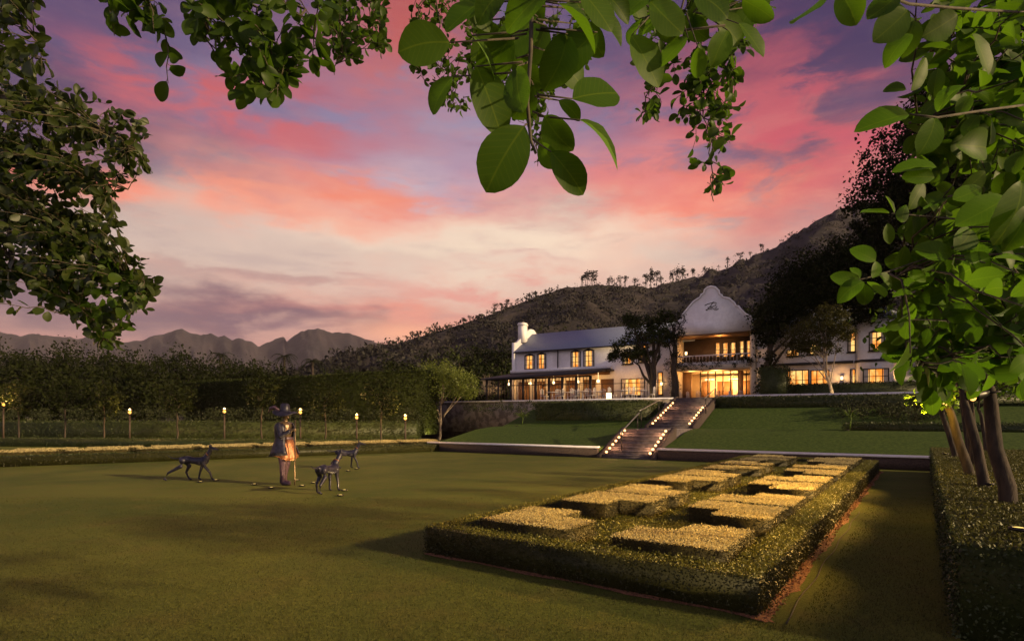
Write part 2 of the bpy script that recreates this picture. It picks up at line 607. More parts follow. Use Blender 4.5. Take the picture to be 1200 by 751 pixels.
# ------------------------------------------------------------------ leaves
def frames(n, rg, nrm=None, bias=0.0, axis=None, abias=0.0):
    """random orthonormal frames: a = leaf length, b = width, c = normal"""
    c = rg.normal(size=(n, 3))
    c /= np.linalg.norm(c, axis=1, keepdims=True)
    if nrm is not None:
        c = c * (1 - bias) + np.asarray(nrm) * bias
        c /= np.linalg.norm(c, axis=1, keepdims=True) + 1e-9
    r = rg.normal(size=(n, 3))
    if axis is not None:
        r = r * (1 - abias) + np.asarray(axis) * abias * 1.6
    a = r - (r * c).sum(1, keepdims=True) * c
    a /= np.linalg.norm(a, axis=1, keepdims=True) + 1e-9
    b = np.cross(c, a)
    return a, b, c


T_DIAMOND = (np.array([(0, 0, 0), (.5, .30, .06), (1, 0, 0), (.5, -.30, .06)]), np.array([(0, 1, 2, 3)]))
_t = [0, .05, .12, .21, .31, .42, .54, .66, .77, .87, .95, 1.0]
_w = [.015, .085, .165, .235, .285, .318, .33, .318, .28, .205, .115, 0]
_v, _uv = [], []
for q, ww in zip(_t, _w):
    cz = -.16 * q * q
    for sgn in (-1, 0, 1):
        _v.append((q, sgn * ww, cz + abs(sgn) * ww * .28 + (.010 * math.sin(q * 17 + sgn) if sgn else 0)))
        _uv.append((q, .5 + sgn * .5 * ww / .33))
_f = []
for i in range(len(_t) - 1):
    for j in (0, 1):
        _f.append((i * 3 + j, i * 3 + j + 1, (i + 1) * 3 + j + 1, (i + 1) * 3 + j))
T_LEAF = (np.array(_v), np.array(_f))
UV_LEAF = np.array(_uv)
T_OVAL = (np.array([(0, 0, 0), (.22, .22, .06), (.55, .29, .06), (.85, .15, .0), (1, 0, -.06), (.85, -.15, .0), (.55, -.29, .06), (.22, -.22, .06), (.5, 0, -.03)]),
          np.array([(8, 0, 1, 2), (8, 2, 3, 4), (8, 4, 5, 6), (8, 6, 7, 0)]))


def stamp(mb, tpl, pos, a, b, c, size, uv=None):
    tv, tf = tpl
    n, m = len(pos), len(tv)
    size = np.broadcast_to(np.asarray(size, float), (n,))[:, None, None]
    V = pos[:, None, :] + size * (tv[None, :, 0:1] * a[:, None, :] + tv[None, :, 1:2] * b[:, None, :] + tv[None, :, 2:3] * c[:, None, :])
    Fc = tf[None] + (np.arange(n) * m)[:, None, None]
    mb.add(V.reshape(-1, 3), Fc.reshape(-1, tf.shape[1]))
    if uv is not None:
        mb.uv.append(np.tile(uv, (n, 1)))


def inpoly(poly, P):
    x, y = P[:, 0], P[:, 1]
    ins = np.zeros(len(P), bool)
    n = len(poly)
    for i in range(n):
        x1, y1 = poly[i][:2]
        x2, y2 = poly[(i + 1) % n][:2]
        k = ((y1 > y) != (y2 > y)) & (x < (x2 - x1) * (y - y1) / (y2 - y1 + 1e-12) + x1)
        ins ^= k
    return ins


def hedge_into(mb, poly, z0, z1, leaf, dens, rg, rough=.03, inset=.03, topmb=None):
    """poly: CCW list of world xy. Solid core and a shell of small leaves on top and sides."""
    poly = [np.array(p[:2], float) for p in poly]
    c = sum(poly) / len(poly)
    n = len(poly)
    area = .5 * sum(poly[i][0] * poly[(i + 1) % n][1] - poly[(i + 1) % n][0] * poly[i][1] for i in range(n))
    if area < 0:
        poly = poly[::-1]
        area = -area
    # inset core by moving edges inwards
    core = []
    for i in range(n):
        p0, p1, p2 = poly[i - 1], poly[i], poly[(i + 1) % n]
        d1 = (p1 - p0) / np.linalg.norm(p1 - p0)
        d2 = (p2 - p1) / np.linalg.norm(p2 - p1)
        n1_ = np.array([-d1[1], d1[0]])
        n2_ = np.array([-d2[1], d2[0]])
        core.append(p1 + inset * (n1_ + n2_))
    mb.prism(core, z0, z1 - inset)
    # top
    lo, hi = np.min(poly, 0), np.max(poly, 0)
    m = int(dens * (hi - lo).prod())
    P = rg.uniform(lo, hi, (m, 2))
    P = P[inpoly(poly, P)]
    nn = len(P)
    lump = .5 * rough * (np.sin(P[:, 0] * 7.1 + 1.3 * np.sin(P[:, 1] * 5.3)) + np.sin(P[:, 1] * 8.7 + P[:, 0] * 2.1)) * .5
    Z = z1 - inset * .6 + lump + np.abs(rg.normal(0, rough, nn)) * .8
    pos = np.column_stack([P, Z])
    a, b, cc = frames(nn, rg, (0, 0, 1.0), .35)
    stamp(topmb or mb, T_DIAMOND, pos, a, b, cc, leaf * rg.uniform(.6, 1.25, nn))
    # sides
    for i in range(n):
        p, q = poly[i], poly[(i + 1) % n]
        L = np.linalg.norm(q - p)
        d = (q - p) / L
        nr = np.array([d[1], -d[0]])
        m = int(dens * L * (z1 - z0))
        s = rg.uniform(0, L, m)
        h = rg.uniform(0, 1, m) ** .85 * (z1 - z0)
        off = rg.normal(-inset * .3, rough, m) + .4 * rough * np.sin(s * 6.3 + h * 9)
        xy = p + s[:, None] * d + off[:, None] * nr
        pos = np.column_stack([xy, z0 + h])
        a, b, cc = frames(m, rg, (nr[0], nr[1], .25), .4)
        stamp(mb, T_DIAMOND, pos, a, b, cc, leaf * rg.uniform(.6, 1.25, m))


def hedge(name, label, polys, z0, z1, leaf, dens, mat, seed, group=None, cat='hedge', rough=.03, inset=.03, top=None):
    rg = np.random.default_rng(seed)
    mb = MB()
    tmb = MB() if top else None
    for p in polys:
        hedge_into(mb, p, z0, z1, leaf, dens, rg, rough, inset, tmb)
    c = np.mean([q[:2] for p in polys for q in p], 0)
    o = mb.build(name, mat, loc=(c[0], c[1], z0))
    if top:
        bl(tmb, 'lit_top', top, o)  # top leaves carry the lit tone, sides the shaded one
    return tag(o, label, cat, group)


def rect(x0, x1, y0, y1):
    return [(x0, y0), (x1, y0), (x1, y1), (x0, y1)]


def grect(u0, u1, v0, v1):
    return [G(u0, v0), G(u1, v0), G(u1, v1), G(u0, v1)]


# ------------------------------------------------------------------ trees
def wiggle(p, q, n, amp, rg):
    p, q = np.asarray(p, float), np.asarray(q, float)
    L = np.linalg.norm(q - p)
    t = np.linspace(0, 1, n)
    o = p + (q - p) * t[:, None]
    o[1:-1] += rg.normal(0, amp * L, (n - 2, 3))
    return o


def clump_leaves(mb, centre, rad, nclump, per, leaf, rg, tpl=T_DIAMOND, shell=.55, csize=.28, flat=0.0, noise=.25):
    centre, rad = np.asarray(centre, float), np.asarray(rad, float)
    d = rg.normal(size=(nclump, 3))
    d /= np.linalg.norm(d, axis=1, keepdims=True)
    r = (shell + (1 - shell) * rg.uniform(0, 1, nclump) ** .6)
    r *= 1 + noise * np.sin(d[:, 0] * 4.1 + 3 * d[:, 2] + centre[0]) * np.cos(d[:, 1] * 3.7 + centre[1])
    cc = centre + d * r[:, None] * rad
    cs = csize * rad.mean() * rg.uniform(.5, 1.3, nclump)
    P = np.repeat(cc, per, 0) + rg.normal(size=(nclump * per, 3)) * np.repeat(cs, per)[:, None] * np.array([1, 1, .75]) * .6
    n = len(P)
    a, b, c = frames(n, rg, (0, 0, 1.0), .25)
    stamp(mb, tpl, P, a, b, c, leaf * rg.uniform(.6, 1.3, n))
    return cc


def tree(name, label, base, height, tr, lobes, leaf, nclump, per, mat, bark, seed, group=None, lean=(0, 0), limbs=7, cat='tree', csize=.28, fork=.45, shell=.5, tpl=T_DIAMOND, lmin=2):
    """base: world xyz. lobes: list of (dx,dy,z above base,rx,ry,rz). trunk with limbs, crown of many leaves."""
    rg = np.random.default_rng(seed)
    base = np.asarray(base, float)
    root = empty(name, base, label, cat, group)
    cm, tm = MB(), MB()
    tot = sum((l[3] * l[4] * l[5]) ** .67 for l in lobes)
    ends = []
    for l in lobes:
        c = np.array([l[0], l[1], l[2]])
        k = max(4, int(nclump * (l[3] * l[4] * l[5]) ** .67 / tot))
        cc = clump_leaves(cm, c, l[3:6], k, per, leaf, rg, tpl, shell, csize)
        ends.append(cc)
    ends = np.concatenate(ends)
    fk = np.array([lean[0], lean[1], height * fork])
    tp = np.array([lean[0] * 1.5, lean[1] * 1.5, height * .8])
    p1 = wiggle((0, 0, 0), fk, 5, .025 if lmin < 5 else .010, rg)
    p2 = wiggle(fk, tp, 4, .04, rg)
    pts = np.concatenate([p1, p2[1:]])
    tm.tube(pts, np.concatenate([[tr * (1.35 if lmin < 5 else 1.75)], np.linspace(tr, tr * .75, 4), np.linspace(tr * .6, tr * .2, 3)]), 9)
    for i in range(limbs):
        e = ends[rg.integers(len(ends))]
        s = pts[rg.integers(lmin, len(pts) - 1)]
        m = (s + e) / 2 + np.array([0, 0, .06 * height])
        tm.tube([s, s + (m - s) * .5 + rg.normal(0, .02 * height, 3), m, e], [tr * .45, tr * .35, tr * .24, tr * .08], 6)
    tm.build('trunk', bark, root, smooth=True)
    cm.build('crown', mat, root)
    return root


# ------------------------------------------------------------------ setting: ground, banks, terrace
WALL_Y, CAP_Z, T_Z = 22.0, .45, 2.78
mb = MB()
xs = np.array([-1700, -300, -60, -30, -14, 0, 14, 30, 60, 300, 1700.])
V = [(x, y, 0) for y in xs for x in xs]
n = len(xs)
mb.add(V, [(j * n + i, j * n + i + 1, (j + 1) * n + i + 1, (j + 1) * n + i) for j in range(n - 1) for i in range(n - 1)])
mb.build('lawn', M['lawn'], kind='structure')

# blades of grass on the part of the lawn nearest the camera
nb = 130000
D = 4.0 + 8.0 * rng.uniform(0, 1, nb) ** 1.5
L_ = rng.uniform(-.95, .80, nb) * D
P = D[:, None] * FW + L_[:, None] * RT
gu = P[:, 0] * math.cos(-GA) * 1 - P[:, 1] * math.sin(GA)
gv = P[:, 0] * math.sin(GA) + P[:, 1] * math.cos(GA)
keep = ~((gu > -5.05) & (gu < -.85) & (gv > 5.1)) & ~((gu > .18) & (gv > 5.4))
P = P[keep]
nb = len(P)
a, b, c = frames(nb, rng, axis=(0, 0, 1.0), abias=.62)
mb = MB()
T_BLADE = (np.array([(0, -.09, 0), (0, .09, 0), (.6, .05, .05), (1, 0, .16), (.6, -.05, .05)]), np.array([(0, 1, 2, 3, 4)]))
stamp(mb, T_BLADE, P, a, b, c, rng.uniform(.012, .030, nb))
o = mb.build('grass', M['blade'])
o['kind'] = 'stuff'

STX0, STX1 = -8.98, -6.9


def bank(name, x0, x1, top=True):
    mb = MB()
    prof = [(WALL_Y + .25, CAP_Z - .06), (WALL_Y + 1.2, CAP_Z + .02), (26.2, .98), (27.6, 1.1), (29.0, 1.12), (32.6, 2.15), (33.6, 2.2), (34.2, 2.2)]
    xs = np.linspace(x0, x1, 24)
    V = [(x, y, z) for (y, z) in prof for x in xs]
    n = len(xs)
    mb.add(V, [(j * n + i, j * n + i + 1, (j + 1) * n + i + 1, (j + 1) * n + i) for j in range(len(prof) - 1) for i in range(n - 1)])
    # closed side towards the stairs and the outer end
    for xi in (x0, x1):
        mb.addmixed([(xi, y, z) for (y, z) in prof] + [(xi, 34.2, -.05), (xi, WALL_Y + .25, -.05)], [tuple(range(len(prof) + 2))])
    mb.build(name, M['bank'], kind='structure')


bank('grass_bank', -18.2, STX0 - .22)
bank('grass_bank', STX1 + .22, 34)
mb = MB()
mb.box(-29, 40, 34.2, 75, -.05, T_Z - .05)
mb.build('terrace', M['stone'], kind='structure')


def garden_wall(x0, x1, label):
    root = empty('garden_wall', ((x0 + x1) / 2, WALL_Y + .15, 0), label, 'wall')
    mb = MB()
    mb.box(x0, x1, WALL_Y, WALL_Y + .25, -.05, CAP_Z - .06)
    bl(mb, 'brick_face', M['brick'], root)
    mb = MB()
    mb.box(x0 - .03, x1 + .03, WALL_Y - .04, WALL_Y + .30, CAP_Z - .06, CAP_Z + .01)
    bl(mb, 'coping', M['cap'], root)
    return root


garden_wall(-18.2, STX0 - .25, 'low dark wall with white coping, on the statue side of the lit steps')
garden_wall(STX1 + .25, 16, 'low dark wall with white coping running from the lit steps to the leaning trees')


def terrace_wall(name, x0, x1, z1, mat, label, y=34.0):
    root = empty(name, ((x0 + x1) / 2, y, 1.0), label, 'wall')
    mb = MB()
    mb.box(x0, x1, y - .12, y + .2, .6, z1 - .07)
    bl(mb, 'wall_face', mat, root)
    mb = MB()
    mb.box(x0 - .04, x1 + .04, y - .2, y + .25, z1 - .07, z1 + .03)
    bl(mb, 'coping', M['cap'], root)


terrace_wall('stone_wall', -27.5, STX0 - .3, T_Z + .02, M['rubble'], 'rough stone terrace wall with pale coping, under the glazed veranda')
terrace_wall('terrace_wall', STX1 + .3, 22, T_Z + .10, M['brick'], 'terrace wall with long white coping in front of the right wing')

# ------------------------------------------------------------------ staircase
root = empty('staircase', ((STX0 + STX1) / 2, WALL_Y, 0), 'wide stone garden steps climbing in two flights to the house', 'stairs')


def flight(y0, z0, n, rise, run, name):
    mb = MB()
    for i in range(n):
        mb.box(STX0, STX1, y0 + i * run, y0 + n * run + .01 * 0 if i < 0 else y0 + (i + 1) * run, -.05, z0 + (i + 1) * rise - .03)
    bl(mb, name, M['stone'], root)
    mb = MB()
    for i in range(n):
        mb.box(STX0 + .005, STX1 - .005, y0 + i * run - .03, y0 + (i + 1) * run + .0, z0 + (i + 1) * rise - .028, z0 + (i + 1) * rise + .006)
    bl(mb, 'treads', M['stone'], root)
    for x in (STX0 - .10, STX1 + .10):
        mb = MB()
        mb.xz([(x - .1, 0), (x + .1, 0), (x + .1, .1), (x - .1, .1)], 0, 1)
        mb = MB()
        y1, z1 = y0 + n * run, z0 + n * rise
        v = [(x - .1, y0 - .1, -.05), (x - .1, y1, -.05), (x - .1, y1, z1 + .1), (x - .1, y0 - .1, z0 + .12)]
        v += [(x + .1, p[1], p[2]) for p in v]
        mb.add(v, [(0, 1, 2, 3), (7, 6, 5, 4), (0, 4, 5, 1), (1, 5, 6, 2), (2, 6, 7, 3), (3, 7, 4, 0)])
        bl(mb, 'kerb', M['brick'], root)


flight(22.0, 0.0, 8, .14, .36, 'steps')
flight(28.2, 1.12, 12, .138, .46, 'steps')
mb = MB()
mb.box(STX0 - .1, STX1 + .1, 22 + 8 * .36 + .002, 28.198, -.05, 1.12)
bl(mb, 'landing', M['stone'], root)


def stair_lamp_mesh():
    root = empty('stair_lamp', (0, 0, 0), 'lamp', 'lamp', 'lamps along the garden steps')
    mb = MB()
    mb.lathe((0, 0, 0), [(.0, 0), (.055, 0), (.055, .02), (.03, .03), (.03, .05), (0, .05)], 10)
    mb.build('lamp_base', M['metal'], root)
    mb = MB()
    mb.lathe((0, 0, .05), [(.03, 0), (.050, .02), (.057, .05), (.042, .082), (.0, .095)], 10)
    mb.build('bulb', M['stairbulb'], root, smooth=True)
    return root


proto = stair_lamp_mesh()
first = True
for fi, (fl, y0, z0, n, rise, run) in enumerate((('lower', 22.0, 0, 7, .14, .36), ('upper', 28.2, 1.12, 9, .138, .46))):
    for side, x in (('statue', STX0 + .12), ('hedge', STX1 - .12)):
        ks = list(range(7)) if fl == 'lower' else ([0, 1, 2, 3, 4, 5, 6, 7, 8] if side == 'statue' else [0, 1, 2, 3, 4, 5, 6])
        for j, i in enumerate(ks):
            o = proto if first else dup(proto)
            first = False
            o['label'] = '%s lamp from the bottom on the %s flight of steps, %s side' % (nth(j), fl, side if side == 'statue' else 'hedge bed')
            o.location = (x, y0 + (i + .5) * run, z0 + (i + 1) * rise + .006)
            if fi == 0 and i in (1, 5) or fi == 1 and i in (2, 6):
                l = bpy.data.lights.new('stair_glow', 'POINT')
                l.energy = 16 * KL
                l.color = (1, .48, .22)
                l.shadow_soft_size = .06
                lo = bpy.data.objects.new('stair_glow', l)
                lo.parent = o
                lo.location = (.12 if side == 'statue' else -.12, 0, .22)
                COL.objects.link(lo)


def handrail(p0, p1, h, label):
    p0, p1 = np.array(p0, float), np.array(p1, float)
    root = empty('handrail', p0, label, 'handrail')
    up = np.array([0, 0, h])
    for p in (p0, p1):
        mb = MB()
        mb.tube([p, p + up], .022, 8)
        bl(mb, 'post', M['metal'], root)
    d = (p1 - p0) / np.linalg.norm(p1 - p0)
    mb = MB()
    mb.tube([p0 + up - d * .25, p0 + up, p1 + up, p1 + up + d * .25], .026, 8)
    bl(mb, 'rail', M['steel'], root, smooth=True)


handrail((STX0 + .02, 26.9, 1.12), (STX0 + .02, 29.8, 1.65), .9, 'metal handrail above the lower flight of steps beside the dark clipped hedge')
handrail((STX1 + .22, 30.4, 1.85), (STX1 + .22, 32.6, 2.4), .85, 'short sloping handrail at the upper flight beside the grass bank')
handrail((STX0 + .62, 22.6, .28), (STX0 + .62, 24.6, .98), .8, 'dark posts and rail standing on the lower flight of steps')

# ------------------------------------------------------------------ the parterre beside the camera
BU0, BU1, BV0, BV1, BZ = -5.05, -1.12, 5.12, 20.9, .33
bw = .34
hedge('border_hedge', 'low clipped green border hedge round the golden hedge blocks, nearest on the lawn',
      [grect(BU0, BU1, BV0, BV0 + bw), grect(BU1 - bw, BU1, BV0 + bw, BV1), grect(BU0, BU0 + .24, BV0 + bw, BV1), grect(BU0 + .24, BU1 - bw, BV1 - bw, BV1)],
      0, BZ, .024, 5600, M['box_shaded'], 11, rough=.024, inset=.02, top=M['box_hedge'])
mb = MB()
mb.prism(grect(BU0 + .2, BU1 - .3, BV0 + .3, BV1 - .2), -.02, .022)
mb.build('bed_soil', M['bank'], kind='structure')
# low ground-cover between the blocks
rg = np.random.default_rng(5)
mb = MB()
hedge_into(mb, grect(BU0 + .24, BU1 - bw, BV0 + bw, BV1 - bw), .0, .22, .028, 2200, rg, .015, .02)
o = mb.build('ground_cover', M['box_hedge'])
o['kind'] = 'stuff'
k = 0
KZ = .435
for col, (uo, ui, um) in (('left', (-4.48, -3.24, -3.72)), ('right', (-1.52, -2.70, -2.22))):
    starts = [(5.52, 'back')]
    for q in range(4):
        v = 7.46 + 3.42 * q
        starts += [(v, 'front'), (v + 1.49, 'back')]
    for i, (v, kind) in enumerate(starts):
        vl = 1.22
        vm = v + (.50 if kind == 'front' else .72)
        if kind == 'front':
            pts = [(uo, v), (um, v), (um, vm), (ui, vm), (ui, v + vl), (uo, v + vl)]
        else:
            pts = [(uo, v), (ui, v), (ui, vm), (um, vm), (um, v + vl), (uo, v + vl)]
        dens = 7000 if v < 9 else 4200 if v < 13 else 2400
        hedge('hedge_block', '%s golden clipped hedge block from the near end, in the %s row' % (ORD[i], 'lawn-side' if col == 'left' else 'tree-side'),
              [[G(*p) for p in pts]], .02, KZ + .012 * math.sin(i * 2.3), .02 if v < 9 else .026, dens, M['gold_shaded'], 30 + k,
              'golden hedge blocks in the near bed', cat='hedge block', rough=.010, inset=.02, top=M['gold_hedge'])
        k += 1
# red soil strip and edging along the bed
mb = MB()
rg = np.random.default_rng(3)
vs_ = np.arange(BV0 - .05, BV1 + .1, .12)
e = .10 + .03 * np.sin(vs_ * 3.1) + rg.normal(0, .014, len(vs_))
V = []
for v, ee in zip(vs_, e):
    V.append(G(BU1 - .1, v, .004))
    V.append(G(BU1 + ee, v, .004))
mb.add(V, [(2 * i, 2 * i + 1, 2 * i + 3, 2 * i + 2) for i in range(len(vs_) - 1)])
us = np.arange(BU0 + .05, BU1 + .12, .12)
V = []
for u in us:
    V.append(G(u, BV0 + .1, .009))
    V.append(G(u, BV0 - .05 - .03 * math.sin(u * 5) - rg.uniform(0, .02), .009))
mb.add(V, [(2 * i, 2 * i + 1, 2 * i + 3, 2 * i + 2) for i in range(len(us) - 1)])
mb.build('soil_strip', M['soil'], kind='structure')
mb = MB()
pos = np.array([G(BU1 + rg.uniform(-.02, .10), rg.uniform(BV0, BV1), .01) for _ in range(2600)])
a, b, c = frames(len(pos), rg, (0, 0, 1.0), .4)
stamp(mb, T_OVAL, pos, a, b, c, rg.uniform(.012, .035, len(pos)))
o = mb.build('fallen_leaves', solid('fallen_leaf', (.20, .075, .035), (.38, .19, .085), 20, .8, 0))
o['kind'] = 'stuff'
mb = MB()
mb.tube([G(BU1 + .20 + .015 * math.sin(v * 4), v, .014) for v in np.arange(BV0 - .05, 12, .25)], .007, 5)
tag(mb.build('irrigation_pipe', M['twig']), 'thin pale pipe lying on the grass along the hedge bed', 'pipe')

# ------------------------------------------------------------------ right-hand hedge and the leaning tree row
HZ = .75
hedge('lawn_hedge', 'broad flat-topped green hedge under the leaning trees, running to the wall', [grect(.20, 2.9, 5.5, 21.6)], 0, HZ, .030, 2600, M['dark_hedge'], 21, rough=.022, inset=.03, top=M['hedge_top_lit'])


def row_tree(v, u, label, lean, tr, crown, seed, limb=5, base=.0, leaf=.075, ncl=150, per=18):
    return tree('leaning_tree', label, G(u, v, base), crown[2] + .3, tr, [(lean[0] * 1.4 + crown[0], lean[1] * 1.4 + crown[1], crown[2] + dz, r, r, rz) for (dz, r, rz) in crown[3]],
                leaf, ncl, per, M['fruit_leaf_small'], M['bark'], seed, 'leaning trees in the hedge', lean, limb, fork=.6, csize=.3, tpl=T_OVAL, shell=.3, lmin=5)


TR = [(6.75, .92, 'leaning tree trunk at the very edge of the picture, closest of the row', (-.12, .10), .065),
      (8.35, .86, 'thick dark leaning tree trunk nearest the dark end of the hedge', (-.22, .15), .092),
      (10.0, .82, 'third leaning tree in the hedge row with warm-lit trunk', (-.30, .2), .075),
      (12.0, .80, 'fourth leaning tree in the hedge row', (-.40, .2), .08),
      (14.2, .95, 'fifth leaning tree, slim, behind its thicker neighbours', (-.25, .2), .055),
      (15.6, 1.05, 'thin upright tree between the fifth and the farthest leaning trees', (-.18, .1), .05),
      (18.8, 1.0, 'thin upright tree behind the farthest leaning tree near the wall', (-.15, .1), .055),
      (20.4, 1.5, 'last thin tree of the hedge row, against the low wall', (-.2, .0), .06),
      (17.0, .78, 'farthest leaning tree of the hedge row, slim with yellow-lit leaves', (-.40, .1), .07)]
for i, (v, u, lb, ln, tr) in enumerate(TR):
    if v > 9:
        row_tree(v, u, lb, ln, tr, (1.25, 0, 2.6, [(0, .75, .45), (.45, .6, .4)]), 300 + i, ncl=70)
    else:
        row_tree(v, u, lb, ln, tr, (.25, 0, 2.75, [(0, 1.15, .62), (.5, .85, .5)]), 300 + i, ncl=190)


def ground_spot(p, label, energy=0, tilt=(0, 0), col=(1, .72, .30), r=.05, group='ground spotlights'):
    root = empty('ground_spotlight', p, label, 'spotlight', group)
    mb = MB()
    mb.lathe((0, 0, 0), [(0, .004), (r, .004), (r * 1.35, .006), (r * 1.35, .03), (r * 1.05, .034), (r * 1.0, .026)], 14)
    mb.build('rim', M['metal'], root, smooth=True)
    mb = MB()
    mb.lathe((0, 0, 0), [(r * 1.0, .026), (r * .6, .032), (0, .034)], 14)
    mb.build('lens', M['spotglass'], root, smooth=True)
    if energy:
        l = bpy.data.lights.new('spot', 'SPOT')
        l.energy = energy * KL
        l.color = col
        l.spot_size = R_(110)
        l.spot_blend = .8
        l.shadow_soft_size = .04
        lo = bpy.data.objects.new('spot', l)
        lo.location = (0, 0, .06)
        d = Vector((tilt[0], tilt[1], 1.0))
        lo.rotation_euler = (-d).to_track_quat('Z', 'Y').to_euler() if False else d.to_track_quat('-Z', 'Y').to_euler()
        lo.parent = root
        COL.objects.link(lo)
    return root


for i, (px, py) in enumerate(((1194, 622), (1158, 568), (1134, 548))):
    p = PZ(px, py, HZ + .02)
    ground_spot(p, ['yellow spotlight in the hedge top near its dark end', 'yellow spotlight in the hedge top by the thick trunks', 'farthest yellow spotlight in the hedge top'][i],
                22, (.25, .25), (1, .66, .22), group='spotlights in the hedge top')
p = G(.45, 17.6, HZ + .02)
ground_spot(p, 'spotlight hidden under the yellow-lit leaves at the hedge far end', 60, (0, -.1), (1, .62, .12), group='spotlights in the hedge top')



def tree_flood(v, u, z, tgt, energy, label, col=(1, .56, .13)):
    p = G(u, v, z)
    t = G(*tgt)
    root = empty('floodlight', p, label, 'floodlight', 'floodlights strapped to the leaning trees')
    d = Vector(t - p).normalized()
    dn = np.array(d)
    mb = MB()
    mb.tube([-dn * .10, -dn * .02, dn * .05, dn * .085], [.03, .055, .065, .068], 12)
    mb.tube([-dn * .05, -dn * .05 + np.array((.14, .0, .02))], .012, 5)
    mb.build('housing', M['metal'], root)
    mb = MB()
    mb.tube([dn * .082, dn * .09], [.056, .056], 12)
    mb.build('lens', M['bulb'], root)
    l = bpy.data.lights.new('flood', 'SPOT')
    l.energy = energy * KL
    l.color = col
    l.spot_size = R_(80)
    l.spot_blend = .9
    l.shadow_soft_size = .05
    lo = bpy.data.objects.new('flood', l)
    lo.location = d * .12
    lo.rotation_euler = d.to_track_quat('-Z', 'Y').to_euler()
    lo.parent = root
    COL.objects.link(lo)


for i, (v, u, z, e) in enumerate(((17.0, .36, 2.05, 2000), (14.2, .55, 2.05, 2600), (12.0, .36, 1.95, 3000), (8.35, .52, 1.95, 1500))):
    tree_flood(v, u, z, (-4.2, v - 3.4, .6), e, ['floodlight on the farthest leaning tree, half hidden by yellow leaves', 'floodlight on the slim fifth leaning tree, aimed over the hedge bed', 'floodlight on the fourth leaning tree, aimed over the hedge bed',
                                                'floodlight on the thick nearest leaning trunk, aimed over the hedge bed'][i])
ground_spot(G(.35, 2.9, .0), 'unseen spotlight added in the grass to light the bright green branches at the right', 240, (-.32, -.15), (1, .80, .40), group='added unseen spotlights under the overhanging branches')  # unseen lamp added to brighten the overhanging leaves
ground_spot(G(-4.3, .5, .0), 'unseen spotlight added in the grass to light the branches at the left edge', 110, (-.42, .1), (1, .80, .40), group='added unseen spotlights under the overhanging branches')  # added out of view to light the lower left leaves

# ------------------------------------------------------------------ left-hand bed and hedges
A0 = PZ(-60, 549.5)
A1 = PZ(548, 527.5)
dv = (A1 - A0)[:2]
LB = np.linalg.norm(dv)
dv /= LB
nv = np.array([-dv[1], dv[0]])     # away from the camera


def LP(s, t):
    return A0[:2] + dv * s + nv * t


def lrect(s0, s1, t0, t1):
    return [LP(s0, t0), LP(s1, t0), LP(s1, t1), LP(s0, t1)]


LW = 3.9
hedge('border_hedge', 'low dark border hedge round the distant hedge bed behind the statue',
      [lrect(0, LB, 0, .4), lrect(0, LB, LW - .4, LW), lrect(0, .4, .4, LW - .4), lrect(LB - .4, LB, .4, LW - .4)], 0, .36, .045, 900, M['box_shaded'], 41, rough=.02, top=M['dark_hedge'])
k = 0
for row, (t0, t1) in enumerate(((.75, 1.85), (2.1, 3.2))):
    s = .7 + .5 * row
    i = 0
    while s < LB - 2.2:
        L1 = 1.9
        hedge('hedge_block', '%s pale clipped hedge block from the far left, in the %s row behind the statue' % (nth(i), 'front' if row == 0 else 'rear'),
              [lrect(s, s + L1, t0, t1)], .02, .47, .045, 900, M['gold_shaded'], 60 + k, 'pale hedge blocks in the far bed', cat='hedge block', rough=.014, top=M['gold_hedge'])
        k += 1
        i += 1
        s += L1 + .28
mb = MB()
mb.prism(lrect(.3, LB - .3, .3, LW - .3), -.02, .02)
mb.build('bed_soil', M['bank'], kind='structure')

B0, B1 = W(-120, 515, 33.0), W(492, 516, 30.0)


def line_rect(p, q, th):
    p, q = np.array(p[:2]), np.array(q[:2])
    d = (q - p) / np.linalg.norm(q - p)
    nn = np.array([-d[1], d[0]]) * th
    return [p, q, q + nn, p + nn]


hedge('long_hedge', 'long low dark hedge behind the far hedge bed, with straight flat top', [line_rect(B0, B1, .9)], 0, .47, .06, 450, M['dark_hedge'], 71, rough=.02)
C0, C1 = W(-150, 500, 37.5), W(488, 500, 34.0)
hedge('vine_hedge', 'dark leafy hedge row standing behind the lamp posts', [line_rect(C0, C1, 1.0)], 0, 1.35, .09, 260, M['dark_hedge'], 72, rough=.06)
# looser pale shrubs above it
rg = np.random.default_rng(9)
for i in range(16):
    px = -20 + i * 33 + rg.uniform(-5, 5)
    p = W(px, 500, 38.6 - i * .2)
    mbs = MB()
    clump_leaves(mbs, (0, 0, 1.75), (1.15, .8, .62 + .12 * rg.uniform(-1, 1)), 46, 14, .11, rg, T_DIAMOND, .3, .3)
    for q in range(4):
        mbs.tube([(0, 0, 0), (rg.uniform(-.4, .4), rg.uniform(-.2, .2), 1.5)], .02, 5)
    o = mbs.build('leafy_shrub', M['grey_leaf'])
    o.location = (p[0], p[1], 0)
    tag(o, '%s grey-green leafy shrub from the far left, above the dark hedge row' % nth(i), 'shrub', 'grey-green shrubs behind the lamp posts')

# tall clipped hedge
Hh0, Hh1 = W(215, 426, 51.0), W(494, 443, 37.5)
rgh = np.random.default_rng(12)
mbh = MB()
hedge_into(mbh, line_rect(Hh0, Hh1, 1.8), .5, 4.75, .16, 190, rgh, .07, .10)
for i in range(14):     # stems inside it
    q = Hh0 + (Hh1 - Hh0) * (i + .5) / 14
    mbh.tube([(q[0], q[1] + .8, 0), (q[0] + .1, q[1] + .8, 1.2)], .06, 6)
o = mbh.build('tall_hedge', M['olive_leaf'])
tag(o, 'tall clipped hedge wall with flat sloping top line behind the statue', 'hedge')

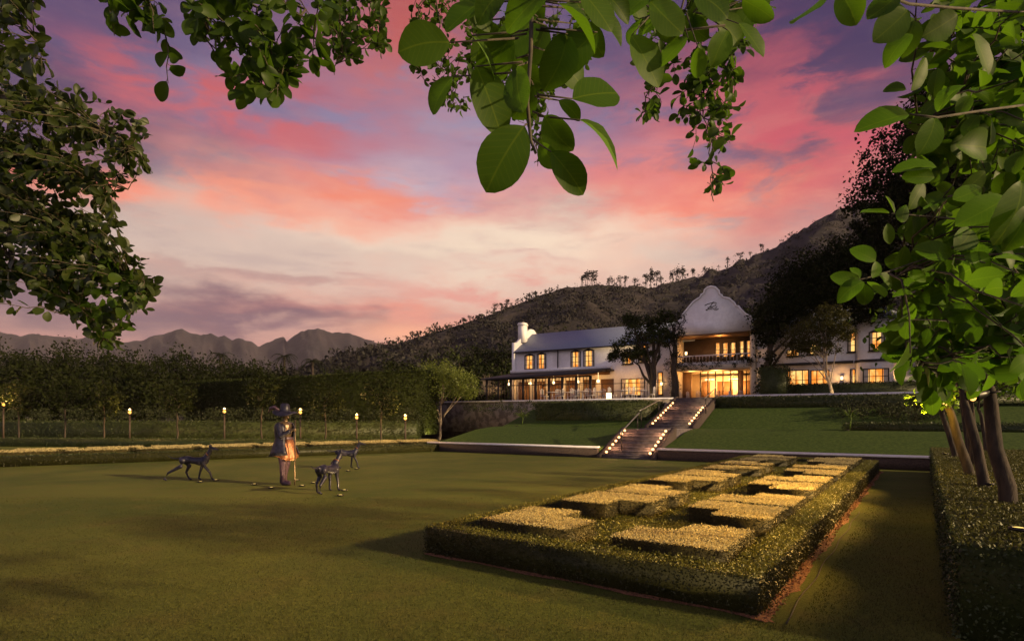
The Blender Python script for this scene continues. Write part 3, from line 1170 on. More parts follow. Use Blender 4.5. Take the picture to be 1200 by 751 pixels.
# small stakes of trees between the lamp posts
for i, px in enumerate((22, 76, 122, 208, 306, 381, 446)):
    p = PZ(px, 521.5 if px < 300 else 520.0)
    D_ = 33.2 - .006 * px
    p = W(px, 500, D_)
    p[2] = 0
    h = 3.6 + .3 * math.sin(i * 2)
    tree('slim_tree', '%s slim pale-stemmed young tree from the left behind the long hedge' % nth(i), p, h, .05, [(0, 0, h - .5, .95, .95, .8), (.3, 0, h - 1.2, .7, .7, .6)], .15, 70, 18,
         M['dark_leaf'], M['bark'], 400 + i, 'slim trees behind the long hedge', (.03, 0), 3, lmin=5)


def garden_lamp(p, label, h=1.95):
    root = empty('garden_lamp', p, label, 'lamp', 'lit lamp posts behind the long hedge')
    mb = MB()
    mb.tube([(0, 0, 0), (0, 0, h - .12)], [.05, .042], 8)
    mb.build('post', M['darkwood'], root, smooth=True)
    mb = MB()
    mb.lathe((0, 0, h - .12), [(.0, 0), (.10, 0), (.10, .02), (.0, .02)], 10)
    mb.lathe((0, 0, h + .12), [(.13, 0), (.10, .03), (.0, .09)], 10)
    for k in range(4):
        an = k * math.pi / 2 + .6
        mb.tube([(.095 * math.cos(an), .095 * math.sin(an), h - .11), (.095 * math.cos(an), .095 * math.sin(an), h + .12)], .008, 5)
    mb.build('lantern', M['metal'], root)
    mb = MB()
    mb.lathe((0, 0, h - .09), [(.0, 0), (.06, .02), (.085, .09), (.06, .16), (0, .18)], 12)
    mb.build('bulb', M['bulb'], root, smooth=True)
    l = bpy.data.lights.new('lamp_glow', 'POINT')
    l.energy = 280 * KL
    l.color = (1, .55, .16)
    l.shadow_soft_size = .1
    lo = bpy.data.objects.new('lamp_glow', l)
    lo.location = (0, -.0, h + .3)
    lo.parent = root
    COL.objects.link(lo)


LX = [(4, 474), (152, 483), (263, 482), (352, 483), (418, 489), (475, 490)]
LN = ['brightest lamp post at the far left edge beneath the dark trees', 'lit lamp post left of the striding dog', 'lit lamp post between the striding dog and the statue',
      'lit lamp post right beside the statue hat', 'lit lamp post behind the small dark dog', 'lit lamp post at the end of the long hedge by the bank']
for (px, py), lb in zip(LX, LN):
    D_ = 32.6 - .004 * px
    p = W(px, py, D_)
    garden_lamp((p[0], p[1], 0), lb, p[2])

# ------------------------------------------------------------------ background trees at left
BT = [(-60, 398, 50, 7.0), (-5, 392, 58, 7.5), (45, 398, 52, 6.2), (92, 402, 56, 6.2), (140, 404, 50, 5.4), (178, 412, 58, 5.6), (222, 410, 55, 5.0), (262, 414, 60, 5.6),
      (300, 420, 62, 5.0), (330, 428, 60, 4.6), (20, 420, 43, 4.4), (75, 424, 44, 4.4), (120, 428, 44, 4.2), (168, 430, 44, 4.2), (410, 424, 74, 5.5), (455, 428, 76, 5.5)]
for i, (px, py, D_, r) in enumerate(BT):
    top = W(px, py, D_)
    h = top[2]
    wd = r * .62
    tree('broadleaf_tree', '%s dark broadleaf tree from the left, %s' % (nth(i if i < 10 else i - 10 if i < 14 else i - 14), 'on the skyline behind the lawn' if i < 10 else 'in the lower rank behind the shrubs' if i < 14 else 'beyond the tall clipped hedge'),
         (top[0], top[1], 0), h, .18, [(0, 0, h * .62, wd, wd, h * .34), (wd * .5, 0, h * .5, wd * .7, wd * .7, h * .26), (-wd * .5, 0, h * .52, wd * .7, wd * .7, h * .26)],
         .27, 230, 38, M['dark_leaf'], M['bark'], 500 + i, 'dark trees behind the lawn', (0, 0), 5, fork=.4, shell=.35)


FT = [(396, 432, 84, 4.0), (428, 428, 88, 4.6), (462, 418, 92, 5.2), (498, 408, 92, 5.4), (538, 402, 94, 5.8), (590, 396, 96, 5.6), (630, 382, 98, 6.0), (668, 376, 100, 6.4), (712, 372, 98, 6.0), (752, 374, 96, 6.0),
      (480, 428, 70, 3.6), (548, 424, 72, 4.0), (588, 418, 74, 3.8), (880, 360, 92, 6.5), (925, 350, 96, 7.0), (975, 340, 100, 7.5)]
for i, (px, py, D_, r) in enumerate(FT):
    top = W(px, py, D_)
    h = top[2]
    wd = r * .75
    tree('broadleaf_tree', '%s dark bushy tree from the left at the foot of the hill behind the house' % nth(i), (top[0], top[1], 0), h, .2,
         [(0, 0, h * .66, wd, wd, h * .32), (wd * .7, 0, h * .5, wd * .8, wd * .8, h * .26), (-wd * .7, 0, h * .52, wd * .8, wd * .8, h * .26)],
         .5, 110, 22, M['dark_leaf'] if i % 4 else M['olive_leaf'], M['bark'], 540 + i, 'dark trees at the hill foot', (0, 0), 4, fork=.4, shell=.35)


def palm(px, py, D_, label, seed, r=1.5):
    rg = np.random.default_rng(seed)
    top = W(px, py, D_)
    root = empty('palm_tree', (top[0], top[1], 0), label, 'palm tree', 'palms on the skyline')
    h = top[2]
    mb = MB()
    mb.tube(wiggle((0, 0, 0), (0, 0, h), 6, .008, rg), [.22, .18, .15, .14, .14, .15], 8)
    mb.build('trunk', M['bark'], root, smooth=True)
    mb = MB()
    for k in range(15):
        an = k * 2.4
        up = rg.uniform(-.1, 1.0)
        n = 9
        prev = np.array([0, 0, h])
        d0 = np.array([math.cos(an), math.sin(an), 0])
        for j in range(n):
            t = (j + 1) / n
            p = np.array([0, 0, h]) + d0 * r * t + np.array([0, 0, r * (up * t - .95 * t * t)])
            mb.tube([prev, p], .02, 4, False)
            sd_ = np.cross(d0, (0, 0, 1))
            for s in (-1, 1):
                q = p + sd_ * s * r * .26 * (1 - .6 * t) + d0 * .12 - np.array([0, 0, .12 + .1 * t])
                mb.add([p, p + (p - prev) * .45, q], [(0, 1, 2)])
            prev = p
    mb.build('crown', M['dark_leaf'], root)


palm(333, 418, 66, 'small palm silhouetted against the pale mountain, left of its twin', 1)
palm(366, 424, 64, 'small palm silhouetted against the pale mountain, right of its twin', 2)
palm(258, 416, 68, 'palm among the dark trees under the jagged mountains', 3)

# ------------------------------------------------------------------ hill and mountains
def fbm(x, y, octv=5, seed=0, ridged=False):
    x, y = np.broadcast_arrays(np.asarray(x, float), np.asarray(y, float))
    r = np.random.default_rng(seed)
    tab = r.uniform(-1, 1, (256, 256))
    tot, amp, f = np.zeros(x.shape), 1.0, 1.0
    for o_ in range(octv):
        X, Y = x * f + 17.3 * o_, y * f + 5.7 * o_
        i, j = np.floor(X).astype(int), np.floor(Y).astype(int)
        u, v = X - i, Y - j
        u, v = u * u * (3 - 2 * u), v * v * (3 - 2 * v)
        g_ = lambda a_, b_: tab[a_ % 256, b_ % 256]
        nz = (g_(i, j) * (1 - u) + g_(i + 1, j) * u) * (1 - v) + (g_(i, j + 1) * (1 - u) + g_(i + 1, j + 1) * u) * v
        tot += amp * ((1 - 2 * np.abs(nz)) if ridged else nz)
        amp *= .5
        f *= 2.03
    return tot / 1.9


RIDGE = [(150, 470), (250, 456), (330, 440), (385, 424), (430, 413), (470, 402), (520, 386), (560, 374), (600, 359), (640, 345), (660, 338), (690, 333), (720, 335), (760, 336), (790, 331),
         (820, 323), (860, 308), (890, 297), (920, 286), (940, 268), (955, 256), (968, 249), (990, 244), (1030, 241), (1100, 238), (1200, 262), (1300, 330), (1400, 380), (1800, 420), (2600, 440)]
rpx = np.array([r[0] for r in RIDGE], float)
rpy = np.array([r[1] for r in RIDGE], float)


def hnoise(x, y):
    return (np.sin(x * .11 + 2 * np.sin(y * .045)) * np.cos(y * .09 + 1.5 * np.sin(x * .06)) + .5 * np.sin(x * .27 + y * .19) + .35 * np.sin(x * .05 - y * .33 + np.sin(x * .4))) / 1.85


def hill_z(px, t):
    """t 0..1 foot to ridge, 1..1.6 behind"""
    D0 = 92.0
    Dr = 170 + np.clip((px - 400) / 600, 0, 1.2) * 150
    D_ = D0 + (Dr - D0) * t
    zr = EYE + (HOR - np.interp(px, rpx, rpy)) / F_PX * Dr
    prof = np.where(t <= 1, .06 * t + .94 * np.clip(t, 0, 1) ** 1.25, 1 - (t - 1) * 1.3)
    return D_, zr, prof


mb = MB()
cols = np.concatenate([np.arange(150, 1260, 4.0), np.arange(1260, 2600, 25.0)])
ts = np.concatenate([np.linspace(0, 1, 56), np.linspace(1.03, 1.7, 10)])
V = []
for t in ts:
    D_, zr, prof = hill_z(cols, np.full_like(cols, t))
    Pp = D_[:, None] * (FW[None] + ((cols - 600) / F_PX)[:, None] * RT[None])
    amp = 5.0 * min(1, t * 2) * (1 if t < .9 else .12 if t < 1.05 else .6)
    z = zr * prof + (hnoise(Pp[:, 0], Pp[:, 1]) * .3 + 1.5 * fbm(Pp[:, 0] / 34, Pp[:, 1] / 34, 6, 3, True) + .5 * fbm(Pp[:, 0] / 6, Pp[:, 1] / 6, 4, 5)) * amp * .75 - amp * .4
    if .9 <= t <= 1.05:
        z = z + 1.1 * np.round(2.2 * fbm(cols / 22, cols * 0 + 3, 4, 9)) * np.clip((cols - 560) / 250, 0, 1.4)
    z = np.maximum(z, -2) if t > 0 else np.full_like(z, -1)
    V.append(np.column_stack([Pp[:, :2], z]))
n = len(cols)
HILLV = np.array(V)
mb.add(HILLV.reshape(-1, 3), [(j * n + i, j * n + i + 1, (j + 1) * n + i + 1, (j + 1) * n + i) for j in range(len(ts) - 1) for i in range(n - 1)])
mb.build('hill', M['hill'], kind='structure', smooth=True)
# scrub over the hillside: too many bushes to count
rg = np.random.default_rng(77)
mb = MB()
nsc = 5600
tt = rg.uniform(.02, 55, nsc)
ii = rg.integers(40, 276, nsc)
jj = tt.astype(int)
fr_ = (tt - jj)[:, None]
base = HILLV[jj, ii] * (1 - fr_) + HILLV[np.minimum(jj + 1, len(ts) - 1), ii] * fr_
base[:, :2] += rg.normal(0, 1.0, (nsc, 2))
per = 22
s = np.repeat(rg.uniform(.5, 2.0, nsc) * (1 + .7 * (tt < 22)), per)
P = np.repeat(base, per, 0) + rg.normal(size=(nsc * per, 3)) * s[:, None] * np.array([.6, .6, .45]) + np.column_stack([np.zeros(len(s)), np.zeros(len(s)), s * .3])
a, b, c = frames(len(P), rg, (0, 0, 1.0), .2)
stamp(mb, T_DIAMOND, P, a, b, c, s * rg.uniform(.35, .8, len(P)))
o = mb.build('hillside_scrub', M['scrub'])
o['kind'] = 'stuff'
# single trees on the ridge
RT_ = [px_ + (2.5 * math.sin(px_ * 1.7) if px_ < 660 else 0) for px_ in [404, 416, 424, 436, 446, 452, 466, 474, 482, 490, 500, 510, 517, 524, 533, 541, 548, 556, 563, 571, 578, 585, 592, 599, 606, 612, 618, 625, 631, 637, 646, 654, 683, 688, 693, 697, 712, 718, 726, 733, 745, 757, 763, 769, 774,
       788, 795, 800, 812, 826, 842, 853, 868, 880, 893]]
TALLT = {683: 7, 688: 9, 693: 10, 697: 8, 757: 9, 763: 11, 769: 10, 774: 6, 788: 8, 795: 10, 800: 9, 733: 7, 745: 6, 712: 5, 718: 6}
for i, px in enumerate(RT_):
    Dr = 170 + np.clip((px - 400) / 600, 0, 1.2) * 150
    pr = W(px, np.interp(px, rpx, rpy), Dr - 1.0)
    hh = TALLT.get(px, 2.2 + 4.6 * rg.uniform() ** 1.6 + (1.5 if px < 660 else 0)) * Dr / 300 * (.82 if px > 660 else .62)
    mbt = MB()
    zb = pr[2] - 1.2
    nst = 1 if hh < 3 else 2
    for q in range(nst):
        ox = rg.normal(0, .35)
        mbt.tube([(ox, 0, 0), (ox + rg.normal(0, .2), 0, 1.2 + hh * .8)], [.14, .05], 5)
    wf = rg.uniform(.20, .42) if px < 660 or i % 3 else .2
    clump_leaves(mbt, (rg.normal(0, .2), 0, 1.2 + hh * .70), (hh * wf, hh * wf, hh * rg.uniform(.2, .36)), 16, 12, hh * .10, rg, T_DIAMOND, .2, .35)
    clump_leaves(mbt, (rg.normal(0, .3), 0, 1.2 + hh * .4), (hh * .24, hh * .24, hh * .16), 6, 10, hh * .09, rg, T_DIAMOND, .2, .35)
    o = mbt.build('ridge_tree', M['scrub'])
    o.location = (pr[0], pr[1], zb)
    tag(o, '%s small tree from the left silhouetted along the hill ridge' % nth(i), 'tree', 'trees along the hill ridge')

MT = [(-900, 350), (-600, 380), (-300, 372), (-100, 380), (0, 387), (18, 393), (60, 394), (110, 394), (140, 399), (166, 399), (178, 394), (196, 389), (213, 385), (225, 390), (236, 391), (247, 389), (256, 394), (262, 393),
      (272, 398), (284, 397), (299, 402), (303, 406), (312, 400), (322, 396), (333, 393), (336, 400), (344, 395), (352, 389), (362, 386), (375, 385), (390, 388), (408, 389), (425, 395), (450, 402), (480, 410), (520, 420), (640, 440), (900, 470)]
mpx = np.array([q[0] for q in MT], float)
mpy = np.array([q[1] for q in MT], float)
mb = MB()
cols = np.arange(-900, 900, 2.0)
ts = np.concatenate([np.linspace(0, 1, 40), np.linspace(1.05, 1.5, 6)])
V = []
rgm = np.random.default_rng(4)
for t in ts:
    D_ = 900 + 500 * t + 60 * fbm(cols / 40, t * 2, 3, 13)
    Pp = D_[:, None] * (FW[None] + ((cols - 600) / F_PX)[:, None] * RT[None])
    zr = (HOR - np.interp(cols, mpx, mpy)) / F_PX * 1400 + 5.5 * fbm(cols / 13, cols * 0 + .5, 5, 21, True)
    prof = t ** 1.0 * .5 + .5 * t ** 3 if t <= 1 else 1 - (t - 1)
    gul = fbm(cols / 24 + t * 1.2, t * 5 + .03 * cols, 6, 11, True)
    z = zr * prof * (1 + .30 * (gul - .35) * math.sin(math.pi * min(t, 1)) ** .7)
    V.append(np.column_stack([Pp[:, :2], np.where(t == 0, -5, z)]))
n = len(cols)
mb.add(np.array(V).reshape(-1, 3), [(j * n + i, j * n + i + 1, (j + 1) * n + i + 1, (j + 1) * n + i) for j in range(len(ts) - 1) for i in range(n - 1)])
mb.build('mountains', M['mount'], kind='structure')
# ------------------------------------------------------------------ the house
HY = 50.0
house = empty('manor_house', (-12, HY, T_Z - .05), 'large white gabled manor house with glowing windows above the lit steps', 'house')
WL = PY(604, 411, HY)[0]
GX0, GX1, GY = -13.35, -6.75, 47.5
RY = 48.0
RX1 = 3.5
EAVE = 8.25
Z0 = T_Z - .06


def hpart(mb, name, mat, parent=None, **kw):
    return bl(mb, name, mat, parent or house, **kw)


mb = MB()
mb.box(WL, GX0, HY, HY + 7, Z0, EAVE)
mb.box(GX1 + .05, RX1, RY, RY + 8, Z0, 8.3)
wallo = hpart(mb, 'wall', M['plaster'])
# end gable with raised parapet
mb = MB()
yz = [(HY - .12, Z0), (HY - .12, 9.25), (HY + .45, 9.3), (HY + 1.1, 9.75), (HY + 1.6, 10.2), (HY + 2.6, 10.75), (HY + 3.2, 11.05), (HY + 3.9, 11.05), (HY + 4.4, 10.75), (HY + 5.6, 9.9), (HY + 6.6, 9.3), (HY + 7.1, 9.25), (HY + 7.1, Z0)]
v = [(WL - .35, y, z) for y, z in yz] + [(WL + .02, y, z) for y, z in yz]
k = len(yz)
mb.addmixed(v, [tuple(range(k)), tuple(range(k, 2 * k))[::-1]] + [(i, k + i, k + (i + 1) % k, (i + 1) % k) for i in range(k)])
hpart(mb, 'end_gable', M['plaster'])
mb = MB()
mb.box(WL - .37, WL + .30, HY + 1.15, HY + 1.95, 9.4, 11.2)
mb.box(WL - .43, WL + .36, HY + 1.09, HY + 2.01, 11.2, 11.36)
mb.box(WL - .37, WL + .30, HY + 1.151, HY + 1.949, 11.36, 11.48)
hpart(mb, 'chimney', M['plaster'])
mb = MB()
v = [(WL + .02, HY - .4, EAVE), (GX0 + 1.5, HY - .4, EAVE), (GX0 + 1.5, HY + 3.5, 10.55), (WL + .02, HY + 3.5, 10.55), (WL + .02, HY + 7.4, EAVE), (GX0 + 1.5, HY + 7.4, EAVE)]
mb.addmixed(v + [(p[0], p[1], p[2] - .12) for p in v], [(0, 1, 2, 3), (3, 2, 5, 4), (7, 6, 9, 8), (8, 9, 10, 11), (0, 6, 7, 1), (0, 3, 9, 6), (3, 4, 10, 9), (4, 5, 11, 10), (1, 7, 8, 2), (2, 8, 11, 5)])
roof = hpart(mb, 'roof', M['slate'])
mb = MB()
mb.box(WL + .03, GX0, HY - .47, HY - .402, EAVE - .14, EAVE - .02)
mb.tube([(PY(654, 450, HY)[0], HY - .1, EAVE - .1), (PY(654, 450, HY)[0], HY - .1, 6.3)], .05, 8)
bl(mb, 'gutter', M['slate2'], roof)

# central block
mb = MB()
mb.box(GX0, GX0 + .5, GY, GY + 9, Z0, 8.28)
mb.box(GX1 - .35, GX1, GY, GY + 9, Z0, 8.28)
mb.box(GX0 + .5, GX1 - .35, GY + 5.2, GY + 5.4, Z0, 8.28)
hpart(mb, 'wall', M['cream'])
mb = MB()
mb.box(GX0 + .48, GX1 - .33, GY - .25, GY + 5.25, 5.48, 5.80)
hpart(mb, 'balcony', M['cream'])
mb = MB()
mb.box(GX0 - .1, GX1 + .1, GY - .22, GY + 3.0, 8.285, 8.36)
hpart(mb, 'soffit', M['wood'])
mb = MB()
mb.box(GX0 + .501, GX1 - .351, GY + 2.5, GY + 2.7, 5.805, 8.283)
hpart(mb, 'balcony_wall', M['darkwood'])
mb = MB()
mb.box(GX0 + .5, GX1 - .36, GY - .22, GY - .12, 5.80, 6.10)
mb.tube([(GX0 + .5, GY - .15, 6.62), (GX1 - .36, GY - .15, 6.62)], .05, 8)
for i in range(22):
    x = GX0 + .6 + i * (GX1 - GX0 - 1.1) / 21
    mb.tube([(x, GY - .15, 6.1), (x, GY - .15, 6.62)], .018, 5)
hpart(mb, 'balustrade', M['cap'])
gp = [(75, 325), (20, 280), (75, 245), (100, 205), (106, 188), (120, 175), (140, 150), (165, 120), (188, 104), (205, 95), (212, 78), (228, 70), (232, 50), (250, 35), (270, 30), (295, 35), (315, 55), (318, 75), (333, 80), (335, 92), (375, 100), (405, 125), (415, 145), (430, 145), (445, 165), (470, 190), (500, 205), (535, 212), (500, 250), (515, 290)]
gpx = [PY(780 + x / 5.008, 330 + y / 5.008, GY) for x, y in gp]
xzp = [(p[0], p[2]) for p in gpx]
xzp[0] = (xzp[0][0], 8.37)
xzp[-1] = (xzp[-1][0], 8.37)
mb = MB()
mb.xz(xzp, GY - .15, GY + .3)
gab = hpart(mb, 'gable', M['plaster'])
mb = MB()
mb.tube([(p[0], GY - .16, p[1]) for p in xzp[1:-1]], .075, 6)
bl(mb, 'moulding', M['cap'], gab)
mb = MB()


def stroke(pts, r=.026):
    q = [PY(780 + x / 5.008, 330 + y / 5.008, GY) for x, y in pts]
    mb.tube([(p[0], GY - .175, p[2]) for p in q], r, 6)


stroke([(232, 142), (248, 134), (268, 128), (288, 124), (300, 126), (298, 138), (282, 148), (262, 152), (248, 154)])
stroke([(284, 120), (270, 140), (256, 158), (242, 172)])
stroke([(262, 152), (276, 156), (290, 166), (304, 166), (314, 160)])
stroke([(238, 168), (256, 162), (276, 164)], .025)
stroke([(296, 146), (304, 150), (300, 158), (290, 158)], .025)
bl(mb, 'monogram', M['metal'], gab)
mb = MB()
pk = (GX0 + GX1) / 2
v = [(GX0 - .3, GY + .3, 8.3), (pk, GY + .3, 11.2), (GX1 + .3, GY + .3, 8.3), (GX0 - .3, GY + 10, 8.3), (pk, GY + 10, 11.2), (GX1 + .3, GY + 10, 8.3)]
mb.addmixed(v, [(0, 1, 4, 3), (1, 2, 5, 4), (3, 4, 5)])
hpart(mb, 'roof', M['slate'])
# right wing roof, bay, eaves
mb = MB()
v = [(GX1 + .3, RY - .4, 8.28), (RX1 + .4, RY - .4, 8.28), (RX1 - 2.5, RY + 4, 10.4), (GX1 + .3, RY + 4, 10.4), (GX1 + .3, RY + 8.4, 8.28), (RX1 + .4, RY + 8.4, 8.28)]
mb.addmixed(v, [(0, 1, 2, 3), (3, 2, 5, 4), (1, 5, 2), (0, 4, 5, 1)])
hpart(mb, 'roof', M['slate'])
bc = PY(1027, 400, RY)[0]
mb = MB()
oct_ = [(bc - 1.35, RY + .1), (bc - .95, RY - .8), (bc + .95, RY - .8), (bc + 1.35, RY + .1)]
mb.prism(oct_, Z0, 8.5)
bay = hpart(mb, 'bay', M['plaster'])
mb = MB()
rr = [(bc - 1.55, RY + .1), (bc - 1.1, RY - 1.0), (bc + 1.1, RY - 1.0), (bc + 1.55, RY + .1)]
v = [(x, y, 8.5) for x, y in rr] + [(bc, RY + .1, 10.0)]
mb.addmixed(v, [(0, 1, 4), (1, 2, 4), (2, 3, 4), (0, 3, 2, 1)])
bl(mb, 'bay_roof', M['slate'], bay)
mb = MB()
mb.box(GX1 + .4, bc - 1.4, RY - .5, RY - .003, 5.55, 5.72)
mb.prism([(x, y - .12) for x, y in oct_], 5.55, 5.72)
hpart(mb, 'string_course', M['slate2'])
mb = MB()
px0, px1 = PY(902, 410, RY)[0], PY(908, 410, RY)[0]
mb.xz([(px0, Z0), (px1, Z0), (px1, 8.2), (px1 - .1, 8.7), (px0, 8.9)], RY - .6, RY - .003)
hpart(mb, 'pilaster', M['plaster'])


def win(pa, pb, Y, nx=2, nz=3, arch=False, mat='glow', curtain=True, host=None, dy=.0):
    a_, b_ = PY(pa[0], pa[1], Y), PY(pb[0], pb[1], Y)
    x0, x1, z0, z1 = a_[0], b_[0], min(a_[2], b_[2]), max(a_[2], b_[2])
    t = .07
    mb = MB()
    yf, yb = Y - .09, Y + .02
    mb.box(x0, x0 + t, yf, yb, z0, z1)
    mb.box(x1 - t, x1, yf, yb, z0, z1)
    mb.box(x0 + t, x1 - t, yf, yb, z0, z0 + t)
    if arch:
        n = 8
        top = [(x0 + t + (x1 - x0 - 2 * t) * i / n, z1 - t + .16 * math.sin(math.pi * i / n)) for i in range(n + 1)]
        mb.xz([(x0 + t, z1 - t), (x1 - t, z1 - t)][::-1] + [(x, z + t) for x, z in top], yf, yb)
        mb.xz([(x0, z1)] + [(x, z + t) for x, z in top] + [(x1, z1)], yf + .002, yb) if False else None
    else:
        mb.box(x0 + t, x1 - t, yf, yb, z1 - t, z1)
    for i in range(1, nx):
        xm = x0 + (x1 - x0) * i / nx
        mb.box(xm - .028, xm + .028, yf + .01, yb - .002, z0 + t, z1 - t)
    for i in range(1, nz):
        zm = z0 + (z1 - z0) * i / nz
        mb.box(x0 + t, x1 - t, yf + .02, yb - .004, zm - .02, zm + .02)
    mb.box(x0 - .06, x1 + .06, Y - .16, Y - .002, z0 - .07, z0 - .003)
    fr = hpart(mb, 'window', M['frame'], host)
    mb = MB()
    mb.box(x0 + t * .6, x1 - t * .6, Y - .03, Y - .006, z0 + t * .6, z1 - t * .6)
    bl(mb, 'pane', M[mat], fr)
    if curtain:
        mb = MB()
        for s in (-1, 1):
            xe = x0 + t if s < 0 else x1 - t
            wv = (x1 - x0) * .17
            v = []
            for i in range(7):
                xx = xe - s * wv * i / 6
                yy = Y - .038 - .010 * (i % 2)
                v += [(xx, yy, z0 + t), (xx, yy, z1 - t)]
            mb.add(v, [(2 * i, 2 * i + 2, 2 * i + 3, 2 * i + 1) for i in range(6)])
        bl(mb, 'curtain', M['cream'], fr)


for q in (((615, 433), (626.5, 416)), ((629.5, 432.6), (640, 414.5)), ((669, 430.8), (680.5, 411.5)), ((684, 430), (696.5, 410))):
    win(q[0], q[1], HY, 2, 3, True)
win((729.6, 427), (742, 412), HY, 2, 3, False, 'glow2')
win((748, 425), (759, 404), HY, 2, 3, True, 'glow2')
win((728, 464), (756, 443), HY, 3, 2, False, 'glow2')
win((771, 463), (777, 436), HY, 1, 3, False, 'glow', False)
BY = GY + 2.5
for q in ((838, 844.5, 401), (846.5, 854, 401), (855.5, 863, 400.5), (866, 873, 399), (874, 880.5, 398.5)):
    win((q[0], 419), (q[1], q[2]), BY, 1, 2, False, 'glow2')
# right wing windows
win((922, 418), (937, 409), RY, 2, 1, False, 'glow2', False)
win((946, 416), (962, 401), RY, 2, 2, False, 'glow2')
win((993, 413), (1011, 388), RY, 2, 3, True, 'glow2')
win((1018, 411.5), (1037, 388), RY - .8, 2, 3, True, 'glow2')
win((918, 458), (948, 433), RY, 4, 2, False, 'glow2', False)
win((950, 456), (972, 433), RY, 3, 2, False, 'glow2', False)
win((996, 450), (1008, 432), RY, 2, 2, False, 'glow2')
win((1011, 450.5), (1042, 431), RY - .8, 4, 2, False, 'glow2')

# ground-floor room behind the portal
mb = MB()
RX0_, RX1_ = GX0 + .5, GX1 - .36
mb.box(RX0_, RX1_, GY + 5.0, GY + 5.195, Z0, 5.47)
hpart(mb, 'room_wall', M['cream'])
for x0, x1 in ((RX0_, RX0_ + .75), (PY(866, 450, GY + 2.2)[0], PY(871, 450, GY + 2.2)[0])):
    mb = MB()
    mb.box(x0, x1, GY + 2.1, GY + 2.3, Z0, 5.475)
    hpart(mb, 'timber_panel', M['wood'])
mb = MB()
gx0, gx1 = PY(821, 450, GY + 2.2)[0], RX1_
for i in range(8):
    x = gx0 + (gx1 - gx0) * i / 7
    mb.box(x - .04, x + .04, GY + 2.15, GY + 2.25, Z0, 5.476)
mb.box(gx0, gx1, GY + 2.14, GY + 2.26, 5.1, 5.2)
hpart(mb, 'glazed_door', M['frame'])
mb = MB()
for (x, y, zb, wd) in ((-11.6, GY + 4.97, 3.1, .9), (-9.9, GY + 4.97, 3.1, 1.3), (-8.2, GY + 4.97, 3.1, .9)):
    mb.box(x - wd / 2, x + wd / 2, y - .05, y, zb, zb + 1.7)
hpart(mb, 'wall_panel', M['wood'])


def lightpt(p, e, col=(1, .50, .14), r=.15, parent=None):
    l = bpy.data.lights.new('room_light', 'POINT')
    l.energy = e * KL
    l.color = col
    l.shadow_soft_size = r
    o = bpy.data.objects.new('room_light', l)
    o.location = p
    COL.objects.link(o)


def chandelier(p, label, e):
    root = empty('chandelier', p, label, 'chandelier', 'chandeliers in the glazed hall')
    mb = MB()
    mb.tube([(0, 0, .1), (0, 0, .75)], .012, 5)
    mb.lathe((0, 0, .06), [(.34, 0), (.36, .02), (.34, .04)], 16)
    for k in range(6):
        an = k * math.pi / 3
        mb.tube([(0, 0, .12), (.35 * math.cos(an), .35 * math.sin(an), .08)], .01, 4)
    mb.build('ring', M['metal'], root)
    mb = MB()
    for k in range(9):
        an = k * 2 * math.pi / 9
        mb.lathe((.35 * math.cos(an), .35 * math.sin(an), .08), [(0, 0), (.045, .03), (.05, .08), (0, .13)], 8)
    mb.build('bulbs', M['bulb_soft'], root)
    lightpt((p[0], p[1], p[2] - .12), e)


chandelier((-10.9, GY + 3.6, 4.75), 'glowing chandelier hanging in the hall, nearer the tree-trunk pillar', 400)
chandelier((-9.0, GY + 3.9, 4.75), 'glowing chandelier hanging in the hall, nearer the ivy tree', 460)
lightpt((-9.8, GY + .8, 5.25), 110)
lightpt((-11.9, GY + .8, 5.25), 70)
lightpt((-9.5, GY + .9, 7.9), 120)
lightpt((-12.2, GY + .9, 7.2), 40)
# small lamps on the walls
for (px, py, Y, e) in ((775, 451, HY - .25, 26), (986.5, 444.6, RY - .25, 30), (1052, 442, RY - .25, 26), (804, 415.5, GY + .9, 14)):
    p = PY(px, py, Y)
    mb = MB()
    mb.box(p[0] - .07, p[0] + .07, p[1] - .07, p[1] + .07, p[2] - .02, p[2] + .22)
    lo = hpart(mb, 'wall_lamp', M['bulb_soft'])
    mb = MB()
    mb.box(p[0] - .09, p[0] + .09, p[1] - .09, p[1] + .26, p[2] + .222, p[2] + .26)
    mb.box(p[0] - .09, p[0] + .09, p[1] - .09, p[1] + .26, p[2] - .06, p[2] - .022)
    bl(mb, 'bracket', M['metal'], lo)
    lightpt((p[0], p[1] - .3, p[2] + .1), e, r=.08)
# planting along the balcony and climbing the house
rg = np.random.default_rng(91)
mb = MB()
for i in range(60):
    c = np.array([rg.uniform(GX0 - .3, GX1 + .3), GY - .38 + rg.normal(0, .06), rg.uniform(5.55, 6.35)])
    clump_leaves(mb, c, (.3, .14, .28), 3, 12, .11, rg, T_DIAMOND, .2, .5)
o = mb.build('balcony_creeper', M['dark_leaf'])
tag(o, 'leafy green creeper trailing along the balcony edge under the white gable', 'creeper')

